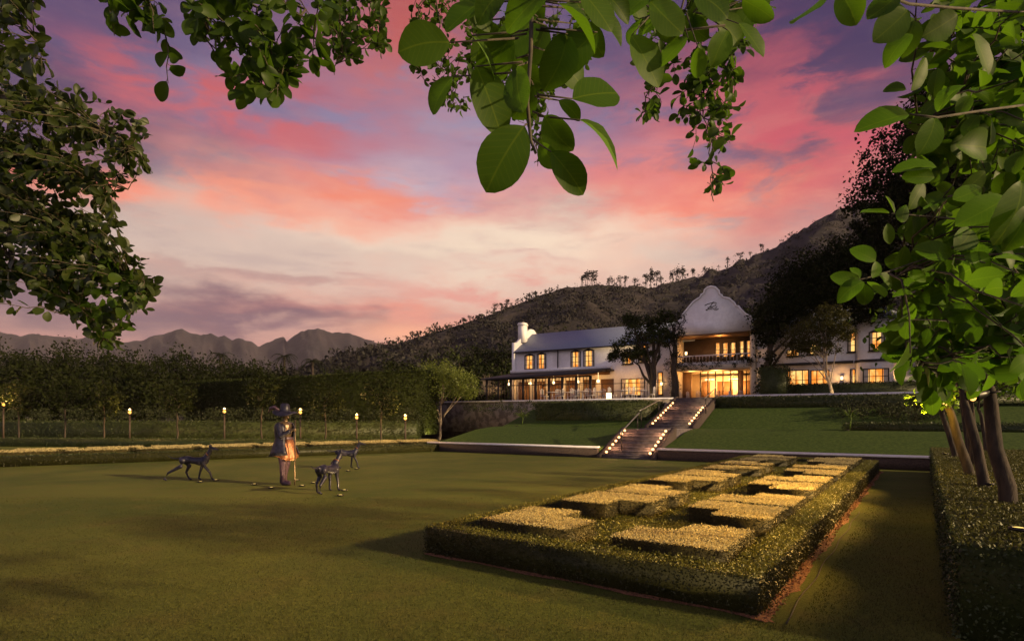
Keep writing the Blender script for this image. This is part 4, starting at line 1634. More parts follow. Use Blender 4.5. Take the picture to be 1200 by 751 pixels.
# glazed veranda in front of the left wing
ver = empty('veranda', (-25, 46, Z0), 'long glazed veranda with dark roof and warm light along the left wing', 'veranda')
VX0, VX1, VY = -30.3, -19.6, 45.4
mb = MB()
v = [(VX0 - .4, VY - .5, 5.30), (VX1 + .4, VY - .5, 5.45), (VX1 + .1, HY - .02, 6.25), (VX0 - .1, HY - .02, 6.1)]
mb.addmixed(v + [(p[0], p[1], p[2] - .14) for p in v], [(0, 1, 2, 3), (7, 6, 5, 4), (0, 4, 5, 1), (1, 5, 6, 2), (2, 6, 7, 3), (3, 7, 4, 0)])
mb.box(VX1 + .4, PY(712, 435, HY)[0], HY - 1.5, HY - .02, 5.9, 6.05)
bl(mb, 'veranda_roof', M['slate2'], ver)
mb = MB()
mb.box(VX0, VX1 + .2, HY - .32, HY - .02, 6.12, 6.42)
bl(mb, 'flashing', M['cap'], ver)
for i in range(9):
    x = VX0 + (VX1 - VX0) * i / 8
    mb = MB()
    mb.box(x - .09, x + .09, VY - .09, VY + .09, Z0, 5.2)
    bl(mb, 'post', M['frame'], ver)
mb = MB()
for i in range(8):
    x0 = VX0 + (VX1 - VX0) * i / 8
    for f_ in (.25, .5, .75):
        x = x0 + (VX1 - VX0) / 8 * f_
        mb.box(x - .022, x + .022, VY - .03, VY + .03, Z0, 5.2)
mb.box(VX0, VX1, VY - .035, VY + .035, 4.55, 4.62)
mb.box(VX0, VX1, VY - .05, VY + .05, 5.12, 5.26)
mb.box(VX0, VX1, VY - .04, VY + .04, Z0, Z0 + .32)
bl(mb, 'glazing_bars', M['frame'], ver)
mb = MB()
for i in range(6):
    x = VX0 + .8 + i * 1.8
    mb.box(x, x + 1.25, HY - .06, HY - .004, Z0, 5.2)
bl(mb, 'inner_doors', M['wood'], ver)
mb = MB()
mb.box(VX0, VX1, HY - .30, HY - .07, 5.6, 5.9)
bl(mb, 'inner_beam', M['wood'], ver)
for i, x in enumerate((-29.2, -26.8, -24.3, -21.8, -19.8)):
    lightpt((x, 47.6, 4.7), 180 if i < 4 else 110)
    mb = MB()
    mb.lathe((x, 47.6, 4.75), [(0, 0), (.12, .04), (.15, .14), (.08, .24), (0, .25)], 10)
    mb.tube([(x, 47.6, 5.0), (x, 47.6, 5.75)], .01, 4)
    bl(mb, 'pendant_lamp', M['bulb_soft'], ver)
lightpt((PY(741, 450, HY - 1)[0], HY - 1.2, 5.2), 35)


# ------------------------------------------------------------------ terrace furniture
def chair_proto():
    root = empty('garden_chair', (0, 0, 0), 'x', 'chair', 'white chairs on the terrace')
    mb = MB()
    mb.box(-.22, .22, -.22, .22, .43, .46)
    mb.build('seat', M['white_metal'], root)
    for sx_ in (-1, 1):
        for sy in (-1, 1):
            mb = MB()
            mb.tube([(sx_ * .2, sy * .2, 0), (sx_ * .19, sy * .19, .435)], .018, 5)
            mb.build('leg', M['white_metal'], root)
    mb = MB()
    mb.tube([(-.2, .21, .46), (-.2, .25, .90), (0, .26, .97), (.2, .25, .90), (.2, .21, .46)], .02, 6)
    for i in range(5):
        x = -.13 + i * .065
        mb.tube([(x, .21, .46), (x, .255, .93)], .010, 4)
    mb.build('backrest', M['white_metal'], root)
    return root


def table_proto():
    root = empty('garden_table', (0, 0, 0), 'x', 'table', 'white tables on the terrace')
    mb = MB()
    mb.lathe((0, 0, .70), [(0, 0), (.42, 0), (.44, .02), (.42, .04), (0, .04)], 18)
    mb.build('tabletop', M['white_metal'], root)
    mb = MB()
    mb.lathe((0, 0, 0), [(0, 0), (.24, 0), (.22, .03), (.035, .06), (.035, .70)], 12)
    mb.build('pedestal', M['white_metal'], root)
    return root


cp, tp = chair_proto(), table_proto()
fc = ft = True
k = 0
for i, px in enumerate((647, 665, 683, 700, 728, 752)):
    p = PY(px, 470, 36.6 + .7 * (i % 2))
    o = tp if ft else dup(tp)
    ft = False
    o.location = (p[0], p[1], T_Z - .05)
    o['label'] = '%s white pedestal table from the veranda end of the terrace' % nth(i)
    for j, (dx, dy, rz) in enumerate(((-.62, .0, 1.4), (.62, .05, -1.6), (.05, .65, .1))):
        o = cp if fc else dup(cp)
        fc = False
        o.location = (p[0] + dx, p[1] + dy, T_Z - .05)
        o.rotation_euler = (0, 0, rz)
        o['label'] = '%s white slatted chair from the veranda end, set round the terrace tables' % nth(k)
        k += 1
ch = [(-12.2, 45.6), (-11.3, 46.0), (-10.4, 45.5), (-9.4, 46.1), (-8.5, 45.6), (-7.6, 46.0)]
for i, (x, y) in enumerate(ch):
    o = dup(cp)
    o.location = (x, y, T_Z - .05)
    o.rotation_euler = (0, 0, i * 1.3)
    o['label'] = '%s chair from the steps in front of the glowing hall doors' % nth(i)
    o['group'] = 'chairs before the hall'
p = PY(713.5, 466, 35.0)
root = empty('lantern', (p[0], p[1], T_Z - .05), 'squat glowing lantern standing at the terrace edge among the white chairs', 'lantern')
mb = MB()
mb.box(-.16, .16, -.16, .16, 0, .12)
mb.box(-.18, .18, -.18, .18, .52, .57)
mb.build('lantern_frame', M['metal'], root)
mb = MB()
mb.box(-.13, .13, -.13, .13, .12, .52)
mb.build('light_box', M['bulb_soft'], root)
# thin posts of the terrace railing
root = empty('terrace_railing', (-14, 34.1, T_Z), 'thin dark railing along the stone terrace edge by the white chairs', 'railing')
for x in np.arange(-18.2, -9.4, 1.45):
    mb = MB()
    mb.tube([(x, 34.05, T_Z), (x, 34.05, T_Z + 1.0)], .022, 6)
    bl(mb, 'post', M['metal'], root)
mb = MB()
mb.tube([(-18.2, 34.05, T_Z + 1.0), (-9.6, 34.05, T_Z + 1.0)], .02, 6)
mb.tube([(-18.2, 34.05, T_Z + .5), (-9.6, 34.05, T_Z + .5)], .008, 5)
bl(mb, 'rail', M['metal'], root)

# ------------------------------------------------------------------ hedges and planting round the house
hx = [PY(635, 490, 31.0)[0], -9.75]
hedge('box_hedge', 'tall dark box hedge between the stone wall and the lit steps', [rect(hx[0], hx[1], 30.2, 33.4)], 1.0, 2.52, .09, 420, M['dark_hedge'], 201, rough=.05)
hedge('low_hedge', 'low dark hedge strip under the white coping right of the steps', [rect(PY(838, 470, 33.2)[0], 8, 32.9, 33.8)], 2.1, 2.72, .08, 420, M['dark_hedge'], 202, rough=.05)
hedge('terrace_hedge', 'low dark hedge along the foot of the right wing', [rect(PY(893, 462, 43)[0], 4.5, 43.0, 44.0)], T_Z - .05, 3.85, .09, 300, M['dark_hedge'], 203, rough=.06)
hedge('bank_hedge', 'dark low hedge across the foot of the rocky planting', [rect(PY(990, 500, 29)[0], 12, 28.2, 29.0)], 1.05, 1.4, .07, 420, M['dark_hedge'], 204, rough=.05)
hedge('clipped_shrub', 'dark dome-clipped shrub block at the corner of the right wing', [rect(PY(891, 450, 42.2)[0], PY(924, 450, 42.2)[0], 41.6, 43.2)], T_Z - .05, 4.95, .10, 260, M['dark_hedge'], 205, rough=.12, inset=.1)
rg = np.random.default_rng(15)
for i in range(26):      # dry planting on the rocky bank at right
    px = 985 + i * 5.2
    mbs = MB()
    q = PY(px, 480, 30.0 + 2.6 * rg.uniform())
    zb = 1.12 + max(0, (q[1] - 29.0)) * .29
    clump_leaves(mbs, (0, 0, .25), (.5, .45, .35), 10, 16, .10, rg, T_DIAMOND, .2, .4)
    o = mbs.build('dry_shrub', M['grey_leaf'])
    o.location = (q[0], q[1], zb)
    tag(o, '%s dry grey shrub from the steps side on the rocky bank' % nth(i), 'shrub', 'dry shrubs on the rocky bank')
for i in range(8):
    px = 552 + i * 11
    q = PY(px, 490, 32.6 - .5 * (i % 3))
    mbs = MB()
    clump_leaves(mbs, (0, 0, .3), (.55, .45, .35), 12, 16, .10, rg, T_DIAMOND, .2, .4)
    o = mbs.build('bank_shrub', M['grey_leaf'])
    o.location = (q[0], q[1], 1.12 + max(0, q[1] - 29) * .29)
    tag(o, '%s low shrub from the left at the foot of the stone terrace wall' % nth(i), 'shrub', 'low shrubs below the stone wall')
for (px, py, Y, lb) in ((612, 497, 29.5, 'small spotlit plant below the stone terrace wall'), (996, 500, 28.0, 'small spotlit plant on the rocky bank behind the hedge bed')):
    q = PY(px, py, Y)
    mbs = MB()
    mbs.tube([(0, 0, 0), (.05, 0, .5), (-.1, 0, 1.1)], [.03, .02, .01], 5)
    for k in range(26):
        an = rg.uniform(0, 6.3)
        d = np.array([math.cos(an), math.sin(an), rg.uniform(.3, 1.6)])
        d = d / np.linalg.norm(d) * rg.uniform(.3, .7)
        mbs.tube([(0, 0, .55), np.array((0, 0, .6)) + d * .6, np.array((0, 0, .5)) + d + np.array((0, 0, -.1))], [.014, .02, .003], 4)
    o = mbs.build('spiky_plant', M['mid_leaf'])
    o.location = (q[0], q[1], 1.11)
    tag(o, lb, 'plant')
    ground_spot((q[0] - .1, q[1] - .45, 1.13), lb.replace('small spotlit plant', 'tiny spotlight at the spotlit plant'), 14, (0, .8), (.9, .85, .2), r=.07)

# trees near the house
q = PY(514, 488, 31.2)
tree('round_tree', 'round bright green tree with several pale stems left of the stone wall', (q[0], q[1], .0), 5.2, .10,
     [(-1.1, 0, 4.1, 1.7, 1.6, .95), (1.3, 0, 4.0, 1.7, 1.5, 1.0), (.1, 0, 4.75, 1.9, 1.5, .75), (2.3, .2, 3.5, .8, .9, .6)], .12, 340, 34, M['bright_leaf'], M['pale_bark'], 601, None, (.2, 0), 12, fork=.3, shell=.45)
ground_spot((q[0] + .2, q[1] - 1.6, .06), 'spotlight beneath the round bright green tree', 130, (-.05, .5), (1, .78, .30), r=.08)
q = PY(566, 420, 82)
tree('broadleaf_tree', 'big round dark tree on the hillside behind the bare pinkish tree', (q[0], q[1], 1), 12, .3, [(0, 0, 9.3, 4.2, 4, 3.4), (3, 0, 8, 3, 3, 2.8), (-3, 0, 8, 3, 3, 3)], .45, 300, 30, M['dark_leaf'], M['bark'], 602, None, (0, 0), 6, shell=.4)
q = PY(571, 460, 58)
mbt = MB()
rg = np.random.default_rng(66)
root = empty('bare_tree', (q[0], q[1], T_Z - .1), 'small pale bare-twigged tree at the left end of the house', 'tree')
mbt.tube([(0, 0, 0), (0, 0, 2.0)], [.14, .09], 6)
mbt.build('trunk', M['pale_bark'], root)
mbt = MB()
for k in range(60):
    d = rg.normal(size=3)
    d[2] = abs(d[2]) + .3
    d /= np.linalg.norm(d)
    L_b = rg.uniform(1.2, 2.5)
    m_ = np.array((0, 0, 1.7)) + d * L_b * .5 + rg.normal(0, .12, 3)
    mbt.tube([(0, 0, 1.6), m_, np.array((0, 0, 1.7)) + d * L_b + (0, 0, .2)], [.04, .025, .008], 4)
    for j in range(6):
        mbt.tube([m_ + d * L_b * .08 * j, m_ + d * L_b * .08 * j + rg.normal(0, .35, 3)], [.014, .005], 3)
mbt.build('twigs', M['pale_bark'], root)
q = PY(765, 470, 42.5)
tree('spreading_tree', 'irregular dark spreading tree with warm-lit trunk before the left wing', (q[0], q[1], T_Z - .05), 6.9, .27,
     [(-1.9, .2, 4.3, 1.3, 1.2, 1.1), (-.8, 0, 5.6, 1.3, 1.2, .95), (-1.7, 0, 6.4, .9, .9, .7), (.5, 0, 4.9, 1.0, 1.0, .8), (-2.9, 0, 3.9, .9, .8, .6), (.9, 0, 6.3, .65, .6, .7), (-.4, 0, 3.7, .9, .9, .5), (.1, 0, 6.0, .8, .8, .6)],
     .15, 300, 42, M['olive_leaf'], M['bark'], 603, None, (.05, 0), 14, fork=.38, shell=.35)
ground_spot((q[0] - .6, q[1] - 1.0, T_Z - .04), 'uplight at the foot of the spreading tree', 90, (.3, .5), r=.08)
q = PY(790.5, 470, 43.5)
tree('columnar_tree', 'narrow dark tree trunk wrapped in ivy just left of the glowing hall', (q[0], q[1], T_Z - .05), 7.2, .28,
     [(0, 0, 5.6, .75, .7, .65), (.3, 0, 6.4, .6, .6, .5), (0, 0, 3.0, .34, .34, 2.6), (-.3, 0, 5.0, .5, .5, .5)], .11, 150, 24, M['dark_leaf'], M['bark'], 604, None, (0, 0), 6, shell=.7)
q = PY(897, 470, 45.5)
tree('ivy_tree', 'great dark rounded tree standing between the white gable and the right wing', (q[0], q[1], T_Z - .05), 11, .24,
     [(0, 0, 3.0, .6, .6, 2.8), (1.0, 0, 6.6, 2.0, 1.8, 1.5), (3.6, 0, 8.3, 3.0, 2.6, 2.2), (5.6, .5, 8.0, 2.0, 2.0, 2.4), (2.2, 0, 7.6, 2.0, 2, 1.8), (.3, 0, 5.5, 1.1, 1.0, 1.2), (6.6, .5, 6.9, 1.2, 1.4, 1.6), (5.0, 0, 9.8, 1.8, 1.8, 1.3)],
     .20, 900, 44, M['dark_leaf'], M['bark'], 605, None, (.3, 0), 5, fork=.4, shell=.5)
q = PY(978, 465, 40.5)
tree('lit_tree', 'small spotlit tree with pale forked limbs before the right wing', (q[0], q[1], T_Z - .05), 5.6, .10,
     [(-1.3, 0, 4.2, 1.3, 1.0, 1.0), (-.3, 0, 5.1, 1.1, .9, .9), (-2.1, 0, 3.4, .9, .8, .6), (.4, 0, 4.2, .9, .8, .7), (-.8, 0, 3.3, 1.0, .8, .5)],
     .12, 300, 40, M['leaf_gold'], M['pale_bark'], 606, None, (-.5, 0), 16, fork=.32, shell=.3)
ground_spot((q[0] + .3, q[1] - .9, T_Z - .04), 'uplight at the foot of the spotlit forked tree', 110, (-.35, .6), r=.08)
q = W(1130, 470, 36)
tree('tall_conifer', 'very tall dark feathery tree rising behind the leaning trees', (q[0], q[1], 1.5), 23, .45,
     [(-1.6, .9, 17.0, 3.3, 3.2, 4.6), (-3.0, 1.8, 12.5, 3.0, 3.0, 3.6), (-.6, .4, 20.6, 2.2, 2.4, 2.2), (.6, 0, 7.0, 2.9, 2.9, 4.4), (1.5, .5, 14, 3.5, 3.5, 5.5), (-4.3, 2.4, 15.2, 2.0, 2, 3.2), (4.8, 2, 9, 3.6, 3.5, 5), (-4.6, 2.6, 11.0, 1.6, 1.8, 2.4)],
     .26, 1600, 46, M['dark_leaf'], M['bark'], 607, None, (0, 0), 8, fork=.5, shell=.45, csize=.2)

# ------------------------------------------------------------------ bronze figures on the lawn
def remesh(mb, name, mat, parent, voxel, smooth=4):
    """one continuous skin grown over overlapping tapered limbs"""
    o = mb.build(name + '_raw', mat)
    m = o.modifiers.new('r', 'REMESH')
    m.mode = 'VOXEL'
    m.voxel_size = voxel
    s = o.modifiers.new('s', 'SMOOTH')
    s.iterations = smooth
    s.factor = .5
    dg = bpy.context.evaluated_depsgraph_get()
    me = bpy.data.meshes.new_from_object(o.evaluated_get(dg))
    bpy.data.objects.remove(o)
    me.name = name
    me.polygons.foreach_set('use_smooth', np.ones(len(me.polygons), bool))
    me.materials.clear()
    me.materials.append(mat)
    n = bpy.data.objects.new(name, me)
    COL.objects.link(n)
    n.parent = parent
    return n


def ball(mb, c, r, k=10):
    r = np.broadcast_to(np.asarray(r, float), 3)
    pr = [(math.sin(a), -math.cos(a)) for a in np.linspace(0, math.pi, k)]
    V, fs = [], []
    for (q, z) in pr:
        for j in range(k):
            a = 2 * math.pi * j / k
            V.append((c[0] + r[0] * q * math.cos(a), c[1] + r[1] * q * math.sin(a), c[2] + r[2] * z))
    for i in range(k - 1):
        for j in range(k):
            fs.append((i * k + j, i * k + (j + 1) % k, (i + 1) * k + (j + 1) % k, (i + 1) * k + j))
    mb.add(V, fs)


def limb(mb, pts, rad, k=10):
    mb.tube(pts, rad, k)
    for p, r in zip(pts, rad):
        ball(mb, p, r * 1.02, 9)


def dog(loc, rz, label, stride=1, scale=1.0, head=0.0):
    root = empty('hound_statue', loc, label, 'dog statue', 'hound statues round the hunter', rz)
    root.scale = (scale,) * 3
    mb = MB()
    limb(mb, [(-.36, 0, .62), (-.22, 0, .63), (-.05, 0, .60), (.12, 0, .575), (.26, 0, .60), (.33, 0, .68)], [.105, .112, .10, .125, .13, .095])
    limb(mb, [(.31, 0, .70), (.40, head * .1, .83), (.46, head * .2, .95)], [.085, .066, .062])
    limb(mb, [(.47, head * .2, .965), (.55, head * .28, .955), (.67, head * .38, .925)], [.066, .048, .030])
    for s in (-1, 1):
        mb.tube([(.44, head * .2 + s * .04, 1.0), (.435, head * .2 + s * .055, 1.06), (.43, head * .2 + s * .06, 1.13)], [.032, .022, .006], 7)
    st = .20 * stride
    for s, dx in ((-1, -st), (1, st * .45)):
        limb(mb, [(-.34, s * .075, .60), (-.27 + dx * .3, s * .09, .43), (-.44 + dx * .8, s * .09, .235), (-.42 + dx * 1.15, s * .09, .05), (-.36 + dx * 1.15, s * .09, .028)], [.095, .062, .036, .027, .03])
    for s, dx in ((-1, st * .7), (1, -st * .5)):
        limb(mb, [(.25, s * .085, .57), (.22 + dx * .35, s * .09, .42), (.25 + dx * .8, s * .09, .23), (.25 + dx, s * .09, .05), (.31 + dx, s * .09, .026)], [.075, .048, .033, .027, .03])
    limb(mb, [(-.42, 0, .68), (-.56, 0, .66), (-.70, 0, .69), (-.80, 0, .76)], [.032, .024, .017, .011], 7)
    remesh(mb, 'body', M['blue_patina'], root, .014, 3)
    mb = MB()
    for s in (-1, 1):
        ball(mb, (.515, head * .25 + s * .043, .985), .012, 6)
    ball(mb, (.695, head * .40, .935), .018, 7)
    mb.build('eyes_and_nose', M['metal'], root)
    mb = MB()
    mb.tube([(.36 + .075 * math.cos(t) * .55, .078 * math.sin(t), .79 - .045 * math.cos(t)) for t in np.linspace(0, 2 * math.pi, 14)], .014, 6)
    mb.build('collar', M['copper'], root)
    return root


d1 = PZ(229, 562.5)
dog(d1, YAW + R_(6), 'dark hound statue striding with hind leg stretched back, left of the hunter', 1.9, .88, -.1)
d2 = PZ(385, 576.5)
dog(d2, YAW + R_(76), 'dark hound statue seen from behind, nearest to the camera', .5, .86, -.3)
d3 = PZ(407, 548.5)
dog(d3, YAW + R_(22), 'small dark hound statue farthest back, its head raised', 1.0, .84, -.2)

hp_ = PZ(333, 567.5)
hunter = empty('hunter_statue', hp_, 'tall bronze statue of a person in a wide hat and copper tunic', 'statue', None, YAW - R_(22))
mb = MB()
limb(mb, [(0, 0, .96), (0, 0, 1.10), (.01, 0, 1.28), (.02, 0, 1.44)], [.165, .150, .175, .150])
limb(mb, [(.02, -.19, 1.47), (.02, 0, 1.50), (.02, .19, 1.47)], [.085, .10, .085])
limb(mb, [(.02, 0, 1.50), (.04, 0, 1.64)], [.062, .058])
ball(mb, (.05, 0, 1.74), (.098, .080, .125), 12)
limb(mb, [(.115, 0, 1.70), (.135, 0, 1.665)], [.030, .024])
mb.tube([(.135, 0, 1.76), (.165, 0, 1.715), (.14, 0, 1.708)], [.012, .018, .012], 7)
for s in (-1, 1):
    ball(mb, (.05, s * .082, 1.735), (.022, .012, .033), 7)
# legs, mid-stride
for s, dx in ((-1, .10), (1, -.13)):
    limb(mb, [(0, s * .095, .93), (.03 + dx * .5, s * .10, .52), (-.02 + dx, s * .10, .10), (.0 + dx, s * .10, .05), (.16 + dx, s * .115, .045)], [.115, .078, .055, .055, .045])
# arm raised before the chest, holding the staff
limb(mb, [(.02, -.20, 1.46), (.16, -.27, 1.22), (.37, -.16, 1.36)], [.070, .053, .038])
limb(mb, [(.37, -.16, 1.36), (.44, -.14, 1.385)], [.040, .036])
for k in range(4):
    zz = 1.405 - k * .021
    mb.tube([(.44, -.155, zz), (.475, -.150, zz), (.485, -.115, zz), (.46, -.095, zz)], [.0125, .012, .011, .009], 6)
mb.tube([(.41, -.13, 1.40), (.44, -.105, 1.42), (.465, -.11, 1.43)], [.014, .013, .010], 6)
# arm down at the hip
limb(mb, [(.02, .20, 1.46), (-.14, .26, 1.20), (-.30, .17, .99)], [.070, .053, .038])
limb(mb, [(-.30, .17, .99), (-.335, .15, .925)], [.040, .036])
for k in range(4):
    mb.tube([(-.335 + k * .004, .125 + k * .018, .92), (-.36 + k * .004, .12 + k * .02, .872), (-.345, .115 + k * .02, .835 + .006 * abs(k - 1.5))], [.012, .0115, .009], 6)
mb.tube([(-.315, .13, .94), (-.29, .115, .90), (-.295, .11, .872)], [.014, .012, .01], 6)
remesh(mb, 'body', M['bronze'], hunter, .0125, 2)
mb = MB()
for s in (-1, 1):
    ball(mb, (.132, s * .032, 1.755), .012, 6)
mb.tube([(.142, -.025, 1.678), (.152, 0, 1.676), (.142, .025, 1.678)], .006, 5)
mb.build('face_details', M['metal'], hunter)
mb = MB()
prof = [(.0, .255), (.07, .25), (.105, .22), (.118, .14), (.125, .07), (.15, .05), (.24, .03), (.31, .0), (.305, -.012), (.22, .015), (.12, .03)]
V, fs = [], []
kk = 22
for r, z in prof:
    for j in range(kk):
        a = 2 * math.pi * j / kk
        V.append((.03 + r * math.cos(a), r * .95 * math.sin(a), 1.775 + z + (.05 * math.sin(a * 2 + 1) if r > .2 else 0) - .1 * r * math.cos(a)))
for i in range(len(prof) - 1):
    for j in range(kk):
        fs.append((i * kk + j, i * kk + (j + 1) % kk, (i + 1) * kk + (j + 1) % kk, (i + 1) * kk + j))
mb.add(V, fs)
hat = mb.build('hat', M['blue_patina'], hunter, smooth=True)
mb = MB()
mb.tube([(-.05, -.10, 1.86), (-.18, -.14, 1.93), (-.30, -.14, 1.90), (-.40, -.12, 1.80)], [.02, .05, .045, .008], 8)
mb.build('feather', M['purple_patina'], hat, smooth=True)
# coat with tails behind, open at the front
rg = np.random.default_rng(8)
V, fs = [], []
rows = [(1.52, .12, .24), (1.44, .19, .255), (1.30, .205, .235), (1.14, .19, .215), (1.0, .23, .25), (.86, .30, .29), (.76, .36, .31)]
m = 20
for z, rx, ry in rows:
    for j in range(m + 1):
        a = R_(38) + (2 * math.pi - R_(76)) * j / m
        rp = 1 + (.07 * math.sin(j * 2.6 + z * 3)) * (z < 1.1)
        drop = -.10 * (1.1 - z) * (1 + math.cos(a - math.pi)) if z < 1.1 else 0
        V.append((.01 + rx * rp * math.cos(a), ry * rp * math.sin(a), z + drop))
for i in range(len(rows) - 1):
    for j in range(m):
        fs.append((i * (m + 1) + j, i * (m + 1) + j + 1, (i + 1) * (m + 1) + j + 1, (i + 1) * (m + 1) + j))
mb = MB()
mb.add(V, fs)
o = mb.build('coat', M['blue_patina'], hunter, smooth=True)
o.modifiers.new('thick', 'SOLIDIFY').thickness = .02
for (s, el_, ha, wr) in ((-1, (.16, -.27, 1.22), (.32, -.185, 1.325), 0), (1, (-.14, .26, 1.20), (-.26, .19, 1.035), 0)):
    mb = MB()
    limb(mb, [(.02, s * .20, 1.47), el_, ha], [.088, .072, .062])
    remesh(mb, 'sleeve', M['blue_patina'], hunter, .016, 3)
# tunic skirt with folded hem
V, fs = [], []
rows = [(1.14, .165, .185), (1.04, .20, .215), (.94, .235, .245), (.84, .265, .265), (.75, .285, .275), (.69, .295, .28)]
m = 34
for ri, (z, rx, ry) in enumerate(rows):
    for j in range(m):
        a = 2 * math.pi * j / m
        f_ = 1 + .022 * ri * math.sin(a * 7 + ri * .25)
        V.append((.02 + rx * f_ * math.cos(a), ry * f_ * math.sin(a), z - .03 * math.cos(a) * ri * .4 + (.025 * math.sin(a * 3) if ri > 3 else 0)))
for i in range(len(rows) - 1):
    for j in range(m):
        fs.append((i * m + j, i * m + (j + 1) % m, (i + 1) * m + (j + 1) % m, (i + 1) * m + j))
mb = MB()
mb.add(V, fs)
o = mb.build('tunic', M['copper'], hunter, smooth=True)
o.modifiers.new('thick', 'SOLIDIFY').thickness = .018
mb = MB()
mb.lathe((.01, 0, 1.11), [(.195, 0), (.205, .02), (.205, .06), (.195, .08)], 24)
mb.build('belt', M['purple_patina'], hunter)
for s, dx in ((-1, .10), (1, -.13)):
    mb = MB()
    limb(mb, [(.015 + dx * .35, s * .10, .70), (.03 + dx * .5, s * .10, .52), (.005 + dx * .75, s * .10, .32), (-.02 + dx, s * .10, .09)], [.118, .105, .095, .072])
    limb(mb, [(-.03 + dx, s * .10, .05), (.06 + dx, s * .107, .055), (.17 + dx, s * .117, .045)], [.062, .06, .048])
    remesh(mb, 'boot', M['purple_patina'], hunter, .015, 3)
mb = MB()
mb.tube([(.455, -.125, .02), (.46, -.12, 1.0), (.462, -.118, 1.62)], .016, 8)
mb.build('staff', M['bronze'], hunter)

for i, (px, py, e, tx, ty, lb) in enumerate(((235, 565, 11, -.1, .6, 'under the belly of the striding hound'), (253, 563, 9, -.35, .3, 'before the forepaws of the striding hound'),
                                  (298, 568, 0, 0, 0, 'alone on the grass left of the hunter'), (348, 563, 10, -.6, .2, 'just right of the hunter boots'),
                                  (354, 569.5, 34, -.6, .1, 'right of the hunter and nearer the camera'), (367.5, 566, 0, 0, 0, 'small, between the hunter and the near hound'),
                                  (403.5, 575, 14, -.6, .15, 'right of the near hound, the brightest'), (399, 581, 10, -.45, .2, 'right of the near hound and closest to the camera'),
                                  (408, 552, 7, -.1, .5, 'below the farthest hound'), (418, 549.6, 7, -.5, .3, 'before the forepaws of the farthest hound'), (318, 572, 30, .35, .5, 'close before the hunter boots'))):
    p = PZ(px, py)
    R3 = RT * tx + FW * ty
    ground_spot(p, 'ground spotlight ' + lb, e, (R3[0], R3[1]), (1, .68, .28), r=.052)

# ------------------------------------------------------------------ foreground foliage
def bez(p, q, sag, n, rg, jit=.03):
    p, q = np.asarray(p, float), np.asarray(q, float)
    t = np.linspace(0, 1, n)[:, None]
    L = np.linalg.norm(q - p)
    o = p + (q - p) * t + np.array([0, 0, 1.0]) * sag * L * 4 * t * (1 - t)
    o[1:-1] += rg.normal(0, jit * L, (n - 2, 3))
    return o


